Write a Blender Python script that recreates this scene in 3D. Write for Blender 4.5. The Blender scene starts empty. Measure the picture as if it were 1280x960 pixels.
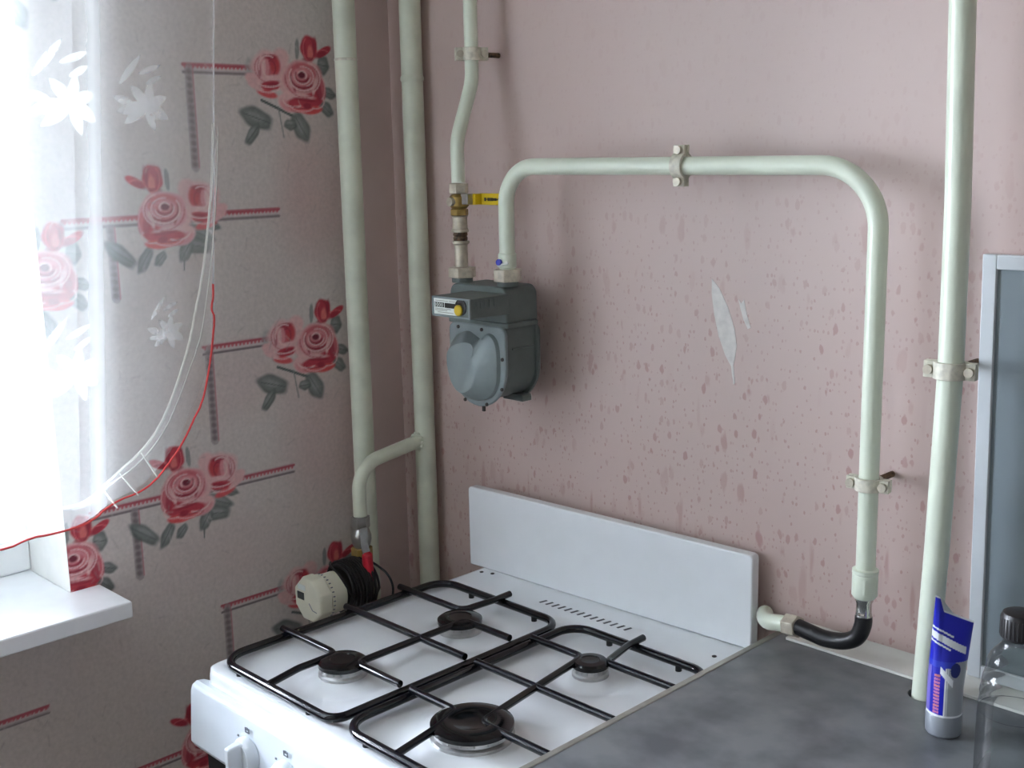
import bpy, bmesh, math, random
import numpy as np
from mathutils import Vector, Matrix

random.seed(4)
rng = np.random.default_rng(7)
S = bpy.context.scene
COL = S.collection

# ------------------------------------------------------------------ camera
yaw, pit, roll = math.radians(45.557), math.radians(11.1845), math.radians(-1.2007)
f = Vector((-math.sin(yaw)*math.cos(pit), math.cos(yaw)*math.cos(pit), -math.sin(pit)))
r = f.cross(Vector((0, 0, 1))).normalized()
u = r.cross(f)
r2 = r*math.cos(roll) + u*math.sin(roll)
u2 = -r*math.sin(roll) + u*math.cos(roll)
cd = bpy.data.cameras.new('camera')
cam = bpy.data.objects.new('camera', cd)
COL.objects.link(cam)
cd.sensor_width = 36.0
cd.lens = 36.0*1467.5/1280.0
cd.clip_start = 0.02
cam.matrix_world = Matrix(((r2.x, u2.x, -f.x, 1.4523), (r2.y, u2.y, -f.y, -1.1752), (r2.z, u2.z, -f.z, 1.4577), (0, 0, 0, 1)))
S.camera = cam

# ------------------------------------------------------------------ world: even overcast sky
W = bpy.data.worlds.new('sky')
S.world = W
W.use_nodes = True
bg = W.node_tree.nodes['Background']
bg.inputs[0].default_value = (0.86, 0.895, 1.03, 1)
bg.inputs[1].default_value = 9.0
# portal in the window opening (guides sky light, emits nothing)
pl = bpy.data.lights.new('window_portal', 'AREA')
pl.shape = 'RECTANGLE'; pl.size = 1.70; pl.size_y = 1.16
pl.cycles.is_portal = True
po = bpy.data.objects.new('window_portal', pl)
COL.objects.link(po)
po.matrix_world = Matrix(((0, 0, -1, -0.31), (1, 0, 0, -1.42), (0, -1, 0, 1.48), (0, 0, 0, 1)))

S.view_settings.view_transform = 'Standard'
S.view_settings.look = 'None'
S.view_settings.gamma = 1
S.view_settings.use_curve_mapping = False
S.view_settings.exposure = 2.58
S.cycles.use_denoising = True
S.cycles.max_bounces = 10
S.cycles.diffuse_bounces = 6
S.cycles.transparent_max_bounces = 24
S.cycles.sample_clamp_indirect = 6

# ------------------------------------------------------------------ materials
def lin(c):
    c = np.asarray(c, float)/255.0
    return np.where(c <= 0.04045, c/12.92, ((c+0.055)/1.055)**2.4)
def L4(c):
    a = lin(c); return (float(a[0]), float(a[1]), float(a[2]), 1.0)

def mat(name, c, rough=0.5, metal=0.0, var=0.06, scale=30.0, c2=None, bump=0.0, spec=0.5, coat=0.0):
    m = bpy.data.materials.new(name); m.use_nodes = True
    nt = m.node_tree; b = nt.nodes['Principled BSDF']
    tc = nt.nodes.new('ShaderNodeTexCoord')
    n = nt.nodes.new('ShaderNodeTexNoise'); n.inputs['Scale'].default_value = scale; n.inputs['Detail'].default_value = 5
    nt.links.new(tc.outputs['Object'], n.inputs['Vector'])
    mx = nt.nodes.new('ShaderNodeMix'); mx.data_type = 'RGBA'
    a = L4(c)
    mx.inputs[6].default_value = a
    mx.inputs[7].default_value = L4(c2) if c2 else (a[0]*(1-var*3), a[1]*(1-var*3), a[2]*(1-var*3), 1)
    cr = nt.nodes.new('ShaderNodeValToRGB')
    cr.color_ramp.elements[0].position = 0.38; cr.color_ramp.elements[1].position = 0.68
    nt.links.new(n.outputs['Fac'], cr.inputs['Fac'])
    nt.links.new(cr.outputs['Color'], mx.inputs[0])
    nt.links.new(mx.outputs[2], b.inputs['Base Color'])
    b.inputs['Roughness'].default_value = rough
    b.inputs['Metallic'].default_value = metal
    b.inputs['Specular IOR Level'].default_value = spec
    b.inputs['Coat Weight'].default_value = coat
    if bump:
        bp = nt.nodes.new('ShaderNodeBump'); bp.inputs['Strength'].default_value = bump; bp.inputs['Distance'].default_value = 0.002
        nt.links.new(n.outputs['Fac'], bp.inputs['Height']); nt.links.new(bp.outputs['Normal'], b.inputs['Normal'])
    return m

def attr_mat(name, rough=0.6, noise=0.0, scale=200.0, bump=0.0):
    """colour from the mesh's own printed colour attribute"""
    m = bpy.data.materials.new(name); m.use_nodes = True
    nt = m.node_tree; b = nt.nodes['Principled BSDF']
    at = nt.nodes.new('ShaderNodeAttribute'); at.attribute_name = 'print'
    b.inputs['Roughness'].default_value = rough
    src = at.outputs['Color']
    if noise:
        tc = nt.nodes.new('ShaderNodeTexCoord')
        n = nt.nodes.new('ShaderNodeTexNoise'); n.inputs['Scale'].default_value = scale; n.inputs['Detail'].default_value = 6
        nt.links.new(tc.outputs['Object'], n.inputs['Vector'])
        mr = nt.nodes.new('ShaderNodeMapRange'); mr.inputs[1].default_value = 0.3; mr.inputs[2].default_value = 0.7
        mr.inputs[3].default_value = 1-noise; mr.inputs[4].default_value = 1+noise
        nt.links.new(n.outputs['Fac'], mr.inputs[0])
        mx = nt.nodes.new('ShaderNodeMix'); mx.data_type = 'RGBA'; mx.blend_type = 'MULTIPLY'; mx.inputs[0].default_value = 1
        nt.links.new(src, mx.inputs[6]); nt.links.new(mr.outputs[0], mx.inputs[7]); src = mx.outputs[2]
        if bump:
            bp = nt.nodes.new('ShaderNodeBump'); bp.inputs['Strength'].default_value = bump; bp.inputs['Distance'].default_value = 0.001
            nt.links.new(n.outputs['Fac'], bp.inputs['Height']); nt.links.new(bp.outputs['Normal'], b.inputs['Normal'])
    nt.links.new(src, b.inputs['Base Color'])
    return m

def pink_wall():
    """old pink gloss paint with brown grease spots and runs"""
    m = bpy.data.materials.new('pink_paint'); m.use_nodes = True
    nt = m.node_tree; N = nt.nodes; Lk = nt.links; b = N['Principled BSDF']
    b.inputs['Roughness'].default_value = 0.42
    tc = N.new('ShaderNodeTexCoord')
    def math_(op, a, bb=None, clamp=False):
        n = N.new('ShaderNodeMath'); n.operation = op; n.use_clamp = clamp
        for i, v in enumerate((a, bb)):
            if v is None: continue
            if isinstance(v, (int, float)): n.inputs[i].default_value = v
            else: Lk.new(v, n.inputs[i])
        return n.outputs[0]
    def mapping(scale, loc=(0, 0, 0)):
        n = N.new('ShaderNodeMapping'); n.inputs['Scale'].default_value = scale; n.inputs['Location'].default_value = loc
        Lk.new(tc.outputs['Object'], n.inputs['Vector']); return n.outputs[0]
    def spots(scale, loc, rmin, rmax, keep, warp=0.25, stretch=0.55):
        mp = mapping((scale, 0.0, scale*stretch), loc)
        nz = N.new('ShaderNodeTexNoise'); nz.inputs['Scale'].default_value = 2.5; nz.inputs['Detail'].default_value = 2
        Lk.new(mp, nz.inputs['Vector'])
        vm = N.new('ShaderNodeVectorMath'); vm.operation = 'MULTIPLY_ADD'
        Lk.new(nz.outputs['Color'], vm.inputs[0]); vm.inputs[1].default_value = (warp, warp, warp); Lk.new(mp, vm.inputs[2])
        v = N.new('ShaderNodeTexVoronoi'); v.voronoi_dimensions = '2D'
        sep = N.new('ShaderNodeSeparateXYZ'); Lk.new(vm.outputs[0], sep.inputs[0])
        cmb = N.new('ShaderNodeCombineXYZ'); Lk.new(sep.outputs[0], cmb.inputs[0]); Lk.new(sep.outputs[2], cmb.inputs[1])
        Lk.new(cmb.outputs[0], v.inputs['Vector']); v.inputs['Scale'].default_value = 1.0
        sc = N.new('ShaderNodeSeparateColor'); Lk.new(v.outputs['Color'], sc.inputs[0])
        # radius per cell
        rad = N.new('ShaderNodeMapRange'); rad.inputs[3].default_value = rmin; rad.inputs[4].default_value = rmax
        Lk.new(sc.outputs[0], rad.inputs[0])
        mr = N.new('ShaderNodeMapRange'); mr.interpolation_type = 'SMOOTHSTEP'
        mr.inputs[1].default_value = -0.06; mr.inputs[2].default_value = 0.07; mr.inputs[3].default_value = 0; mr.inputs[4].default_value = 1
        Lk.new(math_('SUBTRACT', rad.outputs[0], v.outputs['Distance']), mr.inputs[0])
        kp = math_('LESS_THAN', sc.outputs[1], keep)
        st = math_('MULTIPLY_ADD', sc.outputs[2], 0.6)
        N_ = st.node; N_.inputs[2].default_value = 0.4
        return math_('MULTIPLY', math_('MULTIPLY', mr.outputs[0], kp), st)
    # where the cooking spatter lies: thicker low and around the middle
    sx = N.new('ShaderNodeSeparateXYZ'); Lk.new(tc.outputs['Object'], sx.inputs[0])
    z = sx.outputs[2]
    dens = N.new('ShaderNodeMapRange'); dens.interpolation_type = 'SMOOTHSTEP'
    dens.inputs[1].default_value = 1.55; dens.inputs[2].default_value = 1.15; dens.inputs[3].default_value = 0.14; dens.inputs[4].default_value = 1.0
    Lk.new(z, dens.inputs[0])
    pn = N.new('ShaderNodeTexNoise'); pn.inputs['Scale'].default_value = 7; pn.inputs['Detail'].default_value = 3
    Lk.new(mapping((1, 0, 0.8), (3.1, 0, 1.7)), pn.inputs['Vector'])
    pm = N.new('ShaderNodeMapRange'); pm.inputs[1].default_value = 0.36; pm.inputs[2].default_value = 0.6; pm.inputs[3].default_value = 0.25
    Lk.new(pn.outputs['Fac'], pm.inputs[0])
    big = spots(40, (0.3, 0, 0.2), 0.06, 0.25, 0.30, 0.45, 0.40)
    mid = spots(78, (5.3, 0, 1.2), 0.08, 0.28, 0.36, 0.4, 0.55)
    fine = spots(170, (9.3, 0, 3.2), 0.10, 0.30, 0.30, 0.3, 0.7)
    run = spots(34, (2.3, 0, 7.7), 0.07, 0.17, 0.30, 0.35, 0.16)
    lowm = N.new('ShaderNodeMapRange'); lowm.inputs[1].default_value = 1.2; lowm.inputs[2].default_value = 1.0
    Lk.new(z, lowm.inputs[0])
    tot = math_('MAXIMUM', math_('MULTIPLY', big, pm.outputs[0]), math_('MULTIPLY', mid, 0.9))
    tot = math_('MAXIMUM', tot, math_('MULTIPLY', fine, 0.8))
    tot = math_('MULTIPLY', tot, dens.outputs[0])
    tot = math_('MAXIMUM', tot, math_('MULTIPLY', math_('MULTIPLY', run, lowm.outputs[0]), 0.75))
    tot = math_('MULTIPLY', tot, 0.58, True)
    # base colour, cloudy
    cn = N.new('ShaderNodeTexNoise'); cn.inputs['Scale'].default_value = 3.0; cn.inputs['Detail'].default_value = 6
    Lk.new(tc.outputs['Object'], cn.inputs['Vector'])
    m1 = N.new('ShaderNodeMix'); m1.data_type = 'RGBA'
    m1.inputs[6].default_value = L4((204, 185, 179)); m1.inputs[7].default_value = L4((197, 173, 167))
    Lk.new(cn.outputs['Fac'], m1.inputs[0])
    m2 = N.new('ShaderNodeMix'); m2.data_type = 'RGBA'
    Lk.new(m1.outputs[2], m2.inputs[6]); m2.inputs[7].default_value = L4((158, 100, 92))
    Lk.new(tot, m2.inputs[0])
    Lk.new(m2.outputs[2], b.inputs['Base Color'])
    fn = N.new('ShaderNodeTexNoise'); fn.inputs['Scale'].default_value = 60
    Lk.new(tc.outputs['Object'], fn.inputs['Vector'])
    bp = N.new('ShaderNodeBump'); bp.inputs['Strength'].default_value = 0.12; bp.inputs['Distance'].default_value = 0.003
    Lk.new(fn.outputs['Fac'], bp.inputs['Height']); Lk.new(bp.outputs['Normal'], b.inputs['Normal'])
    return m

def sheer(name, c, alpha, edge):
    """thin woven voile: part open weave, part white thread that scatters through"""
    m = bpy.data.materials.new(name); m.use_nodes = True
    nt = m.node_tree; N = nt.nodes; Lk = nt.links
    for n in list(N):
        if n.type != 'OUTPUT_MATERIAL': N.remove(n)
    out = [n for n in N if n.type == 'OUTPUT_MATERIAL'][0]
    tr = N.new('ShaderNodeBsdfTransparent')
    df = N.new('ShaderNodeBsdfDiffuse'); tl = N.new('ShaderNodeBsdfTranslucent')
    df.inputs[0].default_value = L4(c); tl.inputs[0].default_value = L4(c)
    mx = N.new('ShaderNodeMixShader'); mx.inputs[0].default_value = 0.55
    Lk.new(df.outputs[0], mx.inputs[1]); Lk.new(tl.outputs[0], mx.inputs[2])
    lw = N.new('ShaderNodeLayerWeight'); lw.inputs[0].default_value = 0.5
    tc = N.new('ShaderNodeTexCoord')
    nz = N.new('ShaderNodeTexNoise'); nz.inputs['Scale'].default_value = 40; nz.inputs['Detail'].default_value = 4
    Lk.new(tc.outputs['Object'], nz.inputs['Vector'])
    mr = N.new('ShaderNodeMapRange'); mr.inputs[1].default_value = 0; mr.inputs[2].default_value = 1
    mr.inputs[3].default_value = alpha; mr.inputs[4].default_value = edge
    pw = N.new('ShaderNodeMath'); pw.operation = 'POWER'; pw.inputs[1].default_value = 2.5
    Lk.new(lw.outputs['Facing'], pw.inputs[0]); Lk.new(pw.outputs[0], mr.inputs[0])
    nm = N.new('ShaderNodeMath'); nm.operation = 'MULTIPLY_ADD'; nm.inputs[1].default_value = 0.08; 
    Lk.new(nz.outputs['Fac'], nm.inputs[0]); Lk.new(mr.outputs[0], nm.inputs[2])
    m3 = N.new('ShaderNodeMixShader')
    Lk.new(nm.outputs[0], m3.inputs[0]); Lk.new(tr.outputs[0], m3.inputs[1]); Lk.new(mx.outputs[0], m3.inputs[2])
    Lk.new(m3.outputs[0], out.inputs[0])
    return m

def clear_plastic(name, tint, refl=0.5):
    m = bpy.data.materials.new(name); m.use_nodes = True
    nt = m.node_tree; N = nt.nodes; Lk = nt.links
    for n in list(N):
        if n.type != 'OUTPUT_MATERIAL': N.remove(n)
    out = [n for n in N if n.type == 'OUTPUT_MATERIAL'][0]
    tr = N.new('ShaderNodeBsdfTransparent'); tr.inputs[0].default_value = tint
    gl = N.new('ShaderNodeBsdfGlossy'); gl.inputs[1].default_value = 0.06
    tc = N.new('ShaderNodeTexCoord'); nz = N.new('ShaderNodeTexNoise'); nz.inputs['Scale'].default_value = 25
    Lk.new(tc.outputs['Object'], nz.inputs['Vector'])
    bp = N.new('ShaderNodeBump'); bp.inputs['Strength'].default_value = 0.15; bp.inputs['Distance'].default_value = 0.002
    Lk.new(nz.outputs['Fac'], bp.inputs['Height']); Lk.new(bp.outputs['Normal'], gl.inputs['Normal'])
    fr = N.new('ShaderNodeFresnel'); fr.inputs[0].default_value = 1.5
    ml = N.new('ShaderNodeMath'); ml.operation = 'MULTIPLY'; ml.inputs[1].default_value = refl; ml.use_clamp = True
    Lk.new(fr.outputs[0], ml.inputs[0])
    mx = N.new('ShaderNodeMixShader'); Lk.new(ml.outputs[0], mx.inputs[0]); Lk.new(tr.outputs[0], mx.inputs[1]); Lk.new(gl.outputs[0], mx.inputs[2])
    Lk.new(mx.outputs[0], out.inputs[0])
    return m

M = {}
M['pink'] = pink_wall()
M['pink_plain'] = mat('plain_pink_paint', (212, 190, 184), 0.45, var=0.03, scale=8)
M['paper'] = attr_mat('printed_wallpaper', 0.75, 0.07, 180.0, 0.25)
M['print'] = attr_mat('printed_plastic', 0.3)
M['plaster'] = mat('white_plaster', (236, 236, 232), 0.8, var=0.02, bump=0.1)
M['patch'] = mat('scraped_plaster', (226, 222, 218), 0.9, var=0.05, scale=90, bump=0.3)
M['pvc'] = mat('white_plastic_frame', (238, 240, 240), 0.3, var=0.01)
M['sill'] = mat('white_sill_board', (236, 238, 240), 0.28, var=0.015)
M['ceil'] = mat('ceiling_whitewash', (225, 224, 218), 0.9, var=0.03)
M['room'] = mat('far_wall_paper', (96, 90, 86), 0.85, var=0.05, scale=6)
M['room_light'] = mat('pale_wall_paper', (224, 218, 210), 0.85, var=0.04, scale=6)
M['yard'] = mat('added_ground', (112, 116, 98), 0.95, var=0.1, scale=0.5)
M['lino'] = mat('floor_linoleum', (96, 72, 56), 0.5, var=0.1, scale=12)
M['pipe'] = mat('pipe_enamel', (222, 230, 212), 0.28, var=0.03, scale=18, bump=0.05)
M['pipe_old'] = mat('old_pipe_enamel', (216, 221, 202), 0.35, var=0.05, scale=22, bump=0.12)
M['clamp'] = mat('painted_clamp', (220, 217, 200), 0.4, var=0.09, scale=140)
M['steel_dark'] = mat('dark_steel', (70, 66, 64), 0.45, 0.7, var=0.1, scale=90)
M['rust'] = mat('rusty_thread', (120, 95, 72), 0.8, 0.2, var=0.15, scale=200, c2=(60, 52, 45))
M['zinc'] = mat('zinc_metal', (176, 176, 172), 0.32, 0.85, var=0.08, scale=60)
M['chrome'] = mat('chrome', (205, 205, 200), 0.12, 1.0, var=0.02)
M['brass'] = mat('brass', (176, 150, 88), 0.35, 0.75, var=0.1, scale=80)
M['nut'] = mat('painted_nut', (206, 198, 180), 0.42, 0.25, var=0.09, scale=120)
M['yellow'] = mat('yellow_lever', (222, 190, 20), 0.4, var=0.03)
M['black_ink'] = mat('black_ink', (40, 38, 34), 0.6, var=0.03)
M['red_lever'] = mat('red_lever', (196, 34, 52), 0.35, var=0.04)
M['blue_seal'] = mat('blue_seal', (36, 44, 170), 0.4, var=0.04)
M['meter'] = mat('meter_grey_paint', (134, 145, 146), 0.38, 0.15, var=0.04, scale=40, bump=0.04)
M['meter_dark'] = mat('meter_body_grey', (102, 112, 110), 0.5, 0.1, var=0.05, scale=40, bump=0.05)
M['plate'] = mat('index_plate', (226, 232, 226), 0.4, var=0.02)
M['seal'] = mat('brass_seal', (226, 196, 60), 0.3, 0.4, var=0.05)
M['enamel'] = mat('white_enamel', (236, 240, 244), 0.16, var=0.008, coat=0.3)
M['enamel_panel'] = mat('white_panel', (226, 234, 242), 0.3, var=0.008)
M['knob'] = mat('knob_plastic', (224, 230, 236), 0.35, var=0.01)
M['grey_ink'] = mat('grey_ink', (120, 126, 134), 0.5, var=0.02)
M['slot'] = mat('vent_slot', (70, 72, 78), 0.6, var=0.03)
M['grate'] = mat('black_enamel_rod', (9, 11, 20), 0.14, var=0.05, spec=0.55)
M['cap'] = mat('black_burner_cap', (8, 8, 11), 0.13, var=0.05)
M['alu'] = mat('burner_aluminium', (188, 188, 188), 0.38, 0.9, var=0.08, scale=60)
M['dark'] = mat('dark_gap', (30, 30, 32), 0.6, var=0.05)
M['oven_glass'] = mat('oven_glass', (20, 20, 22), 0.1, var=0.02)
M['worktop'] = mat('grey_laminate', (122, 125, 128), 0.36, var=0.12, scale=17, c2=(88, 91, 96), bump=0.03)
M['alu_edge'] = mat('aluminium_edging', (182, 180, 172), 0.4, 0.6, var=0.08, scale=50)
M['cabinet'] = mat('cabinet_board', (205, 196, 180), 0.5, var=0.04)
M['trim'] = mat('white_cove', (222, 222, 216), 0.4, var=0.03)
M['hose'] = mat('black_rubber', (24, 24, 26), 0.4, var=0.05)
M['cable'] = mat('black_cable', (22, 22, 24), 0.4, var=0.05)
M['cream'] = mat('cream_plastic', (226, 224, 204), 0.4, var=0.02)
M['display'] = mat('grey_display', (70, 74, 72), 0.3, var=0.03)
M['board'] = mat('blue_grey_board', (134, 146, 152), 0.35, var=0.02, scale=10)
M['board_edge'] = mat('white_board_edge', (212, 218, 222), 0.35, var=0.015)
M['silver_cap'] = mat('silver_cap', (150, 156, 164), 0.35, 0.3, var=0.02)
M['bottle_cap'] = mat('black_bottle_cap', (20, 18, 20), 0.4, var=0.05)
M['bottle'] = clear_plastic('clear_bottle', (0.94, 0.955, 0.955, 1), 0.75)
M['glass'] = clear_plastic('window_glass', (0.96, 0.98, 0.98, 1), 1.0)
M['voile'] = sheer('white_voile', (240, 244, 244), 0.13, 0.9)
M['lining'] = sheer('thin_lining_voile', (240, 244, 244), 0.06, 0.5)
M['thread'] = sheer('white_embroidery', (250, 252, 252), 0.22, 0.4)
M['hem'] = sheer('white_hem', (246, 246, 240), 0.5, 0.75)
M['red_cord'] = mat('red_cord', (236, 84, 84), 0.8, var=0.05)

# ------------------------------------------------------------------ mesh helpers
class MB:
    def __init__(s): s.v = []; s.f = []
    def add(s, v, fc):
        o = len(s.v); s.v += [tuple(map(float, p)) for p in v]; s.f += [tuple(i+o for i in q) for q in fc]; return s
    def box(s, x0, x1, y0, y1, z0, z1):
        v = [(x, y, z) for z in (z0, z1) for y in (y0, y1) for x in (x0, x1)]
        return s.add(v, [(0, 2, 3, 1), (4, 5, 7, 6), (0, 1, 5, 4), (2, 6, 7, 3), (0, 4, 6, 2), (1, 3, 7, 5)])
    def loft(s, rings, cap=True, closed_ring=True, loop=False):
        n = len(rings[0]); v = [p for rg in rings for p in rg]; fc = []
        R = len(rings)
        for i in range(R if loop else R-1):
            a = i*n; b = ((i+1) % R)*n
            for j in range(n if closed_ring else n-1):
                k = (j+1) % n
                fc.append((a+j, a+k, b+k, b+j))
        if cap and not loop:
            fc.append(tuple(reversed(range(n)))); fc.append(tuple((R-1)*n+j for j in range(n)))
        return s.add(v, fc)
    def tube(s, path, rad, seg=16, cap=True, loop=False):
        P = [Vector(p) for p in path]; n = len(P)
        rad = rad if hasattr(rad, '__len__') else [rad]*n
        T = []
        for i in range(n):
            a = P[(i-1) % n] if (loop or i > 0) else P[i]; b = P[(i+1) % n] if (loop or i < n-1) else P[i]
            T.append((b-a).normalized())
        t0 = T[0]
        up = Vector((0, 0, 1)) if abs(t0.z) < 0.9 else Vector((1, 0, 0))
        nrm = (up - t0*up.dot(t0)).normalized(); rings = []
        for i in range(n):
            nrm = (nrm - T[i]*nrm.dot(T[i])).normalized(); bn = T[i].cross(nrm)
            rings.append([P[i] + (nrm*math.cos(2*math.pi*j/seg) + bn*math.sin(2*math.pi*j/seg))*rad[i] for j in range(seg)])
        return s.loft(rings, cap, True, loop)
    def cyl(s, a, b, rad, seg=24): return s.tube([a, b], rad, seg)
    def hexp(s, a, b, rad): 
        return s.tube([a, b], rad, 6)
    def lathe(s, prof, c, axis=(0, 0, 1), seg=32, cap=True):
        ax = Vector(axis).normalized(); up = Vector((0, 0, 1)) if abs(ax.z) < 0.9 else Vector((1, 0, 0))
        e1 = (up - ax*up.dot(ax)).normalized(); e2 = ax.cross(e1); c = Vector(c)
        rings = [[c + ax*h + (e1*math.cos(2*math.pi*j/seg) + e2*math.sin(2*math.pi*j/seg))*rr for j in range(seg)] for rr, h in prof]
        return s.loft(rings, cap)
    def prism(s, outline, fn, d0, d1):
        return s.loft([[fn(a, b, d0) for a, b in outline], [fn(a, b, d1) for a, b in outline]])
    def build(s, name, m, parent=None, bevel=0.0, smooth=True, segs=2, angle=35):
        me = bpy.data.meshes.new(name); me.from_pydata(s.v, [], s.f)
        bm = bmesh.new(); bm.from_mesh(me); bmesh.ops.recalc_face_normals(bm, faces=bm.faces); bm.to_mesh(me); bm.free()
        me.materials.append(m)
        if smooth:
            me.polygons.foreach_set('use_smooth', [True]*len(me.polygons))
            me.set_sharp_from_angle(angle=math.radians(angle))
        o = bpy.data.objects.new(name, me); COL.objects.link(o)
        if bevel:
            b = o.modifiers.new('bevel', 'BEVEL'); b.width = bevel; b.segments = segs; b.limit_method = 'ANGLE'; b.angle_limit = math.radians(40)
            b.harden_normals = False
        if parent: put(o, parent)
        return o

def put(o, parent):
    o.parent = parent
    o.matrix_parent_inverse = parent_world(parent).inverted()
def parent_world(p):
    m = p.matrix_basis.copy()
    if p.parent: m = parent_world(p.parent) @ p.matrix_parent_inverse @ m
    return m
def thing(name, label, cat, loc=(0, 0, 0), group=None):
    o = bpy.data.objects.new(name, None); o.empty_display_size = 0.05; COL.objects.link(o); o.location = loc
    o['label'] = label; o['category'] = cat
    if group: o['group'] = group
    return o
def tag(o, label, cat, group=None):
    o['label'] = label; o['category'] = cat
    if group: o['group'] = group
    return o
def struct(o, label, cat=None):
    o['kind'] = 'structure'; o['label'] = label
    o['category'] = cat or 'structure'
    return o

def fillet(pts, rads, n=10):
    """polyline with rounded corners"""
    P = [Vector(p) for p in pts]; out = [P[0]]
    for i in range(1, len(P)-1):
        rr = rads[i-1] if hasattr(rads, '__len__') else rads
        a = (P[i-1]-P[i]); b = (P[i+1]-P[i]); la, lb = a.length, b.length; a.normalize(); b.normalize()
        ang = a.angle(b)
        if rr <= 0 or ang > math.pi-0.01: out.append(P[i]); continue
        t = min(rr/math.tan(ang/2), la*0.49, lb*0.49); rr = t*math.tan(ang/2)
        c = P[i] + (a+b).normalized()*(rr/math.sin(ang/2))
        p0 = P[i]+a*t; p1 = P[i]+b*t
        v0 = p0-c; v1 = p1-c; th = v0.angle(v1)
        for k in range(n+1):
            w = k/n
            out.append(c + (v0*math.sin((1-w)*th) + v1*math.sin(w*th))/math.sin(th))
    out.append(P[-1]); return out
def catmull(pts, n=8, closed=False):
    P = [np.array(p, float) for p in pts]; out = []; N_ = len(P)
    rngi = range(N_) if closed else range(N_-1)
    for i in rngi:
        if closed: p0, p1, p2, p3 = P[i-1], P[i], P[(i+1) % N_], P[(i+2) % N_]
        else: p0 = P[max(i-1, 0)]; p1 = P[i]; p2 = P[i+1]; p3 = P[min(i+2, N_-1)]
        for k in range(n):
            t = k/n
            out.append(0.5*((2*p1)+(-p0+p2)*t+(2*p0-5*p1+4*p2-p3)*t*t+(-p0+3*p1-3*p2+p3)*t**3))
    if not closed: out.append(P[-1])
    return out
def rrect(x0, x1, y0, y1, rad, n=6):
    out = []
    rad = rad if hasattr(rad, '__len__') else [rad]*4
    for (cx, cy, a0, rr) in ((x1-rad[0], y0+rad[0], -90, rad[0]), (x1-rad[1], y1-rad[1], 0, rad[1]), (x0+rad[2], y1-rad[2], 90, rad[2]), (x0+rad[3], y0+rad[3], 180, rad[3])):
        for k in range(n+1):
            a = math.radians(a0+90*k/n); out.append((cx+rr*math.cos(a), cy+rr*math.sin(a)))
    return out
XZ = lambda a, b, d: (a, d, b)
XY = lambda a, b, d: (a, b, d)
YZ = lambda a, b, d: (d, a, b)

# ================================================================== SETTING
RX, RY, RZ = 2.6, -2.6, 2.5
# unseen ground, added outside to cut the light coming up through the window
struct(MB().box(-60, -0.6, -40, 40, -6.2, -6.0).build('unseen_ground', M['yard'], smooth=False), 'unseen grey-green yard far below the window, added to dim upward light', 'ground')
struct(MB().box(-0.3, RX+0.1, RY-0.1, 0.1, -0.08, 0).build('floor', M['lino'], smooth=False), 'brown linoleum kitchen floor', 'floor')
struct(MB().box(-0.3, RX+0.1, RY-0.1, 0.1, RZ, RZ+0.1).build('ceiling', M['ceil'], smooth=False), 'whitewashed kitchen ceiling', 'ceiling')
wall_back = struct(MB().box(-0.3, RX+0.1, 0, 0.1, 0, RZ).build('wall_back', M['pink'], smooth=False), 'pink painted back wall with brown grease spots', 'wall')
struct(MB().box(RX, RX+0.1, RY, 0, 0, RZ).build('wall_right', M['room'], smooth=False), 'papered wall on the right of the kitchen', 'wall')
struct(MB().box(-0.3, RX+0.1, RY-0.1, RY, 0, RZ).build('wall_front', M['room_light'], smooth=False), 'papered wall behind the viewer', 'wall')
WY0, WY1, WZ0, WZ1 = -2.27, -0.57, 0.90, 2.06       # window opening
wl = MB()
wl.box(-0.3, 0, WY1, 0, 0, RZ); wl.box(-0.3, 0, RY, WY0, 0, RZ)
wl.box(-0.3, 0, WY0, WY1, 0, WZ0); wl.box(-0.3, 0, WY0, WY1, WZ1, RZ)
wall_left = struct(wl.build('wall_left', M['plaster'], smooth=False), 'rose patterned wallpapered left wall with the window', 'wall')

# scraped white patch marks on the pink wall
out = [(0.606, 1.301), (0.617, 1.290), (0.630, 1.268), (0.640, 1.243), (0.6435, 1.222), (0.641, 1.205), (0.639, 1.198), (0.642, 1.176), (0.6395, 1.174), (0.636, 1.196), (0.627, 1.209), (0.617, 1.232), (0.610, 1.258), (0.606, 1.283)]
p = MB().prism(out, XZ, 0.0, -0.0006).build('plaster_patch', M['patch'], wall_back); p['label'] = 'white leaf shaped scrape in the paint'
out = [(0.645, 1.279), (0.649, 1.274), (0.653, 1.279), (0.657, 1.262), (0.663, 1.246), (0.659, 1.244), (0.653, 1.254), (0.648, 1.268)]
p = MB().prism(out, XZ, 0.0, -0.0006).build('plaster_patch', M['patch'], wall_back); p['label'] = 'short white scrape in the paint'

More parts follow.
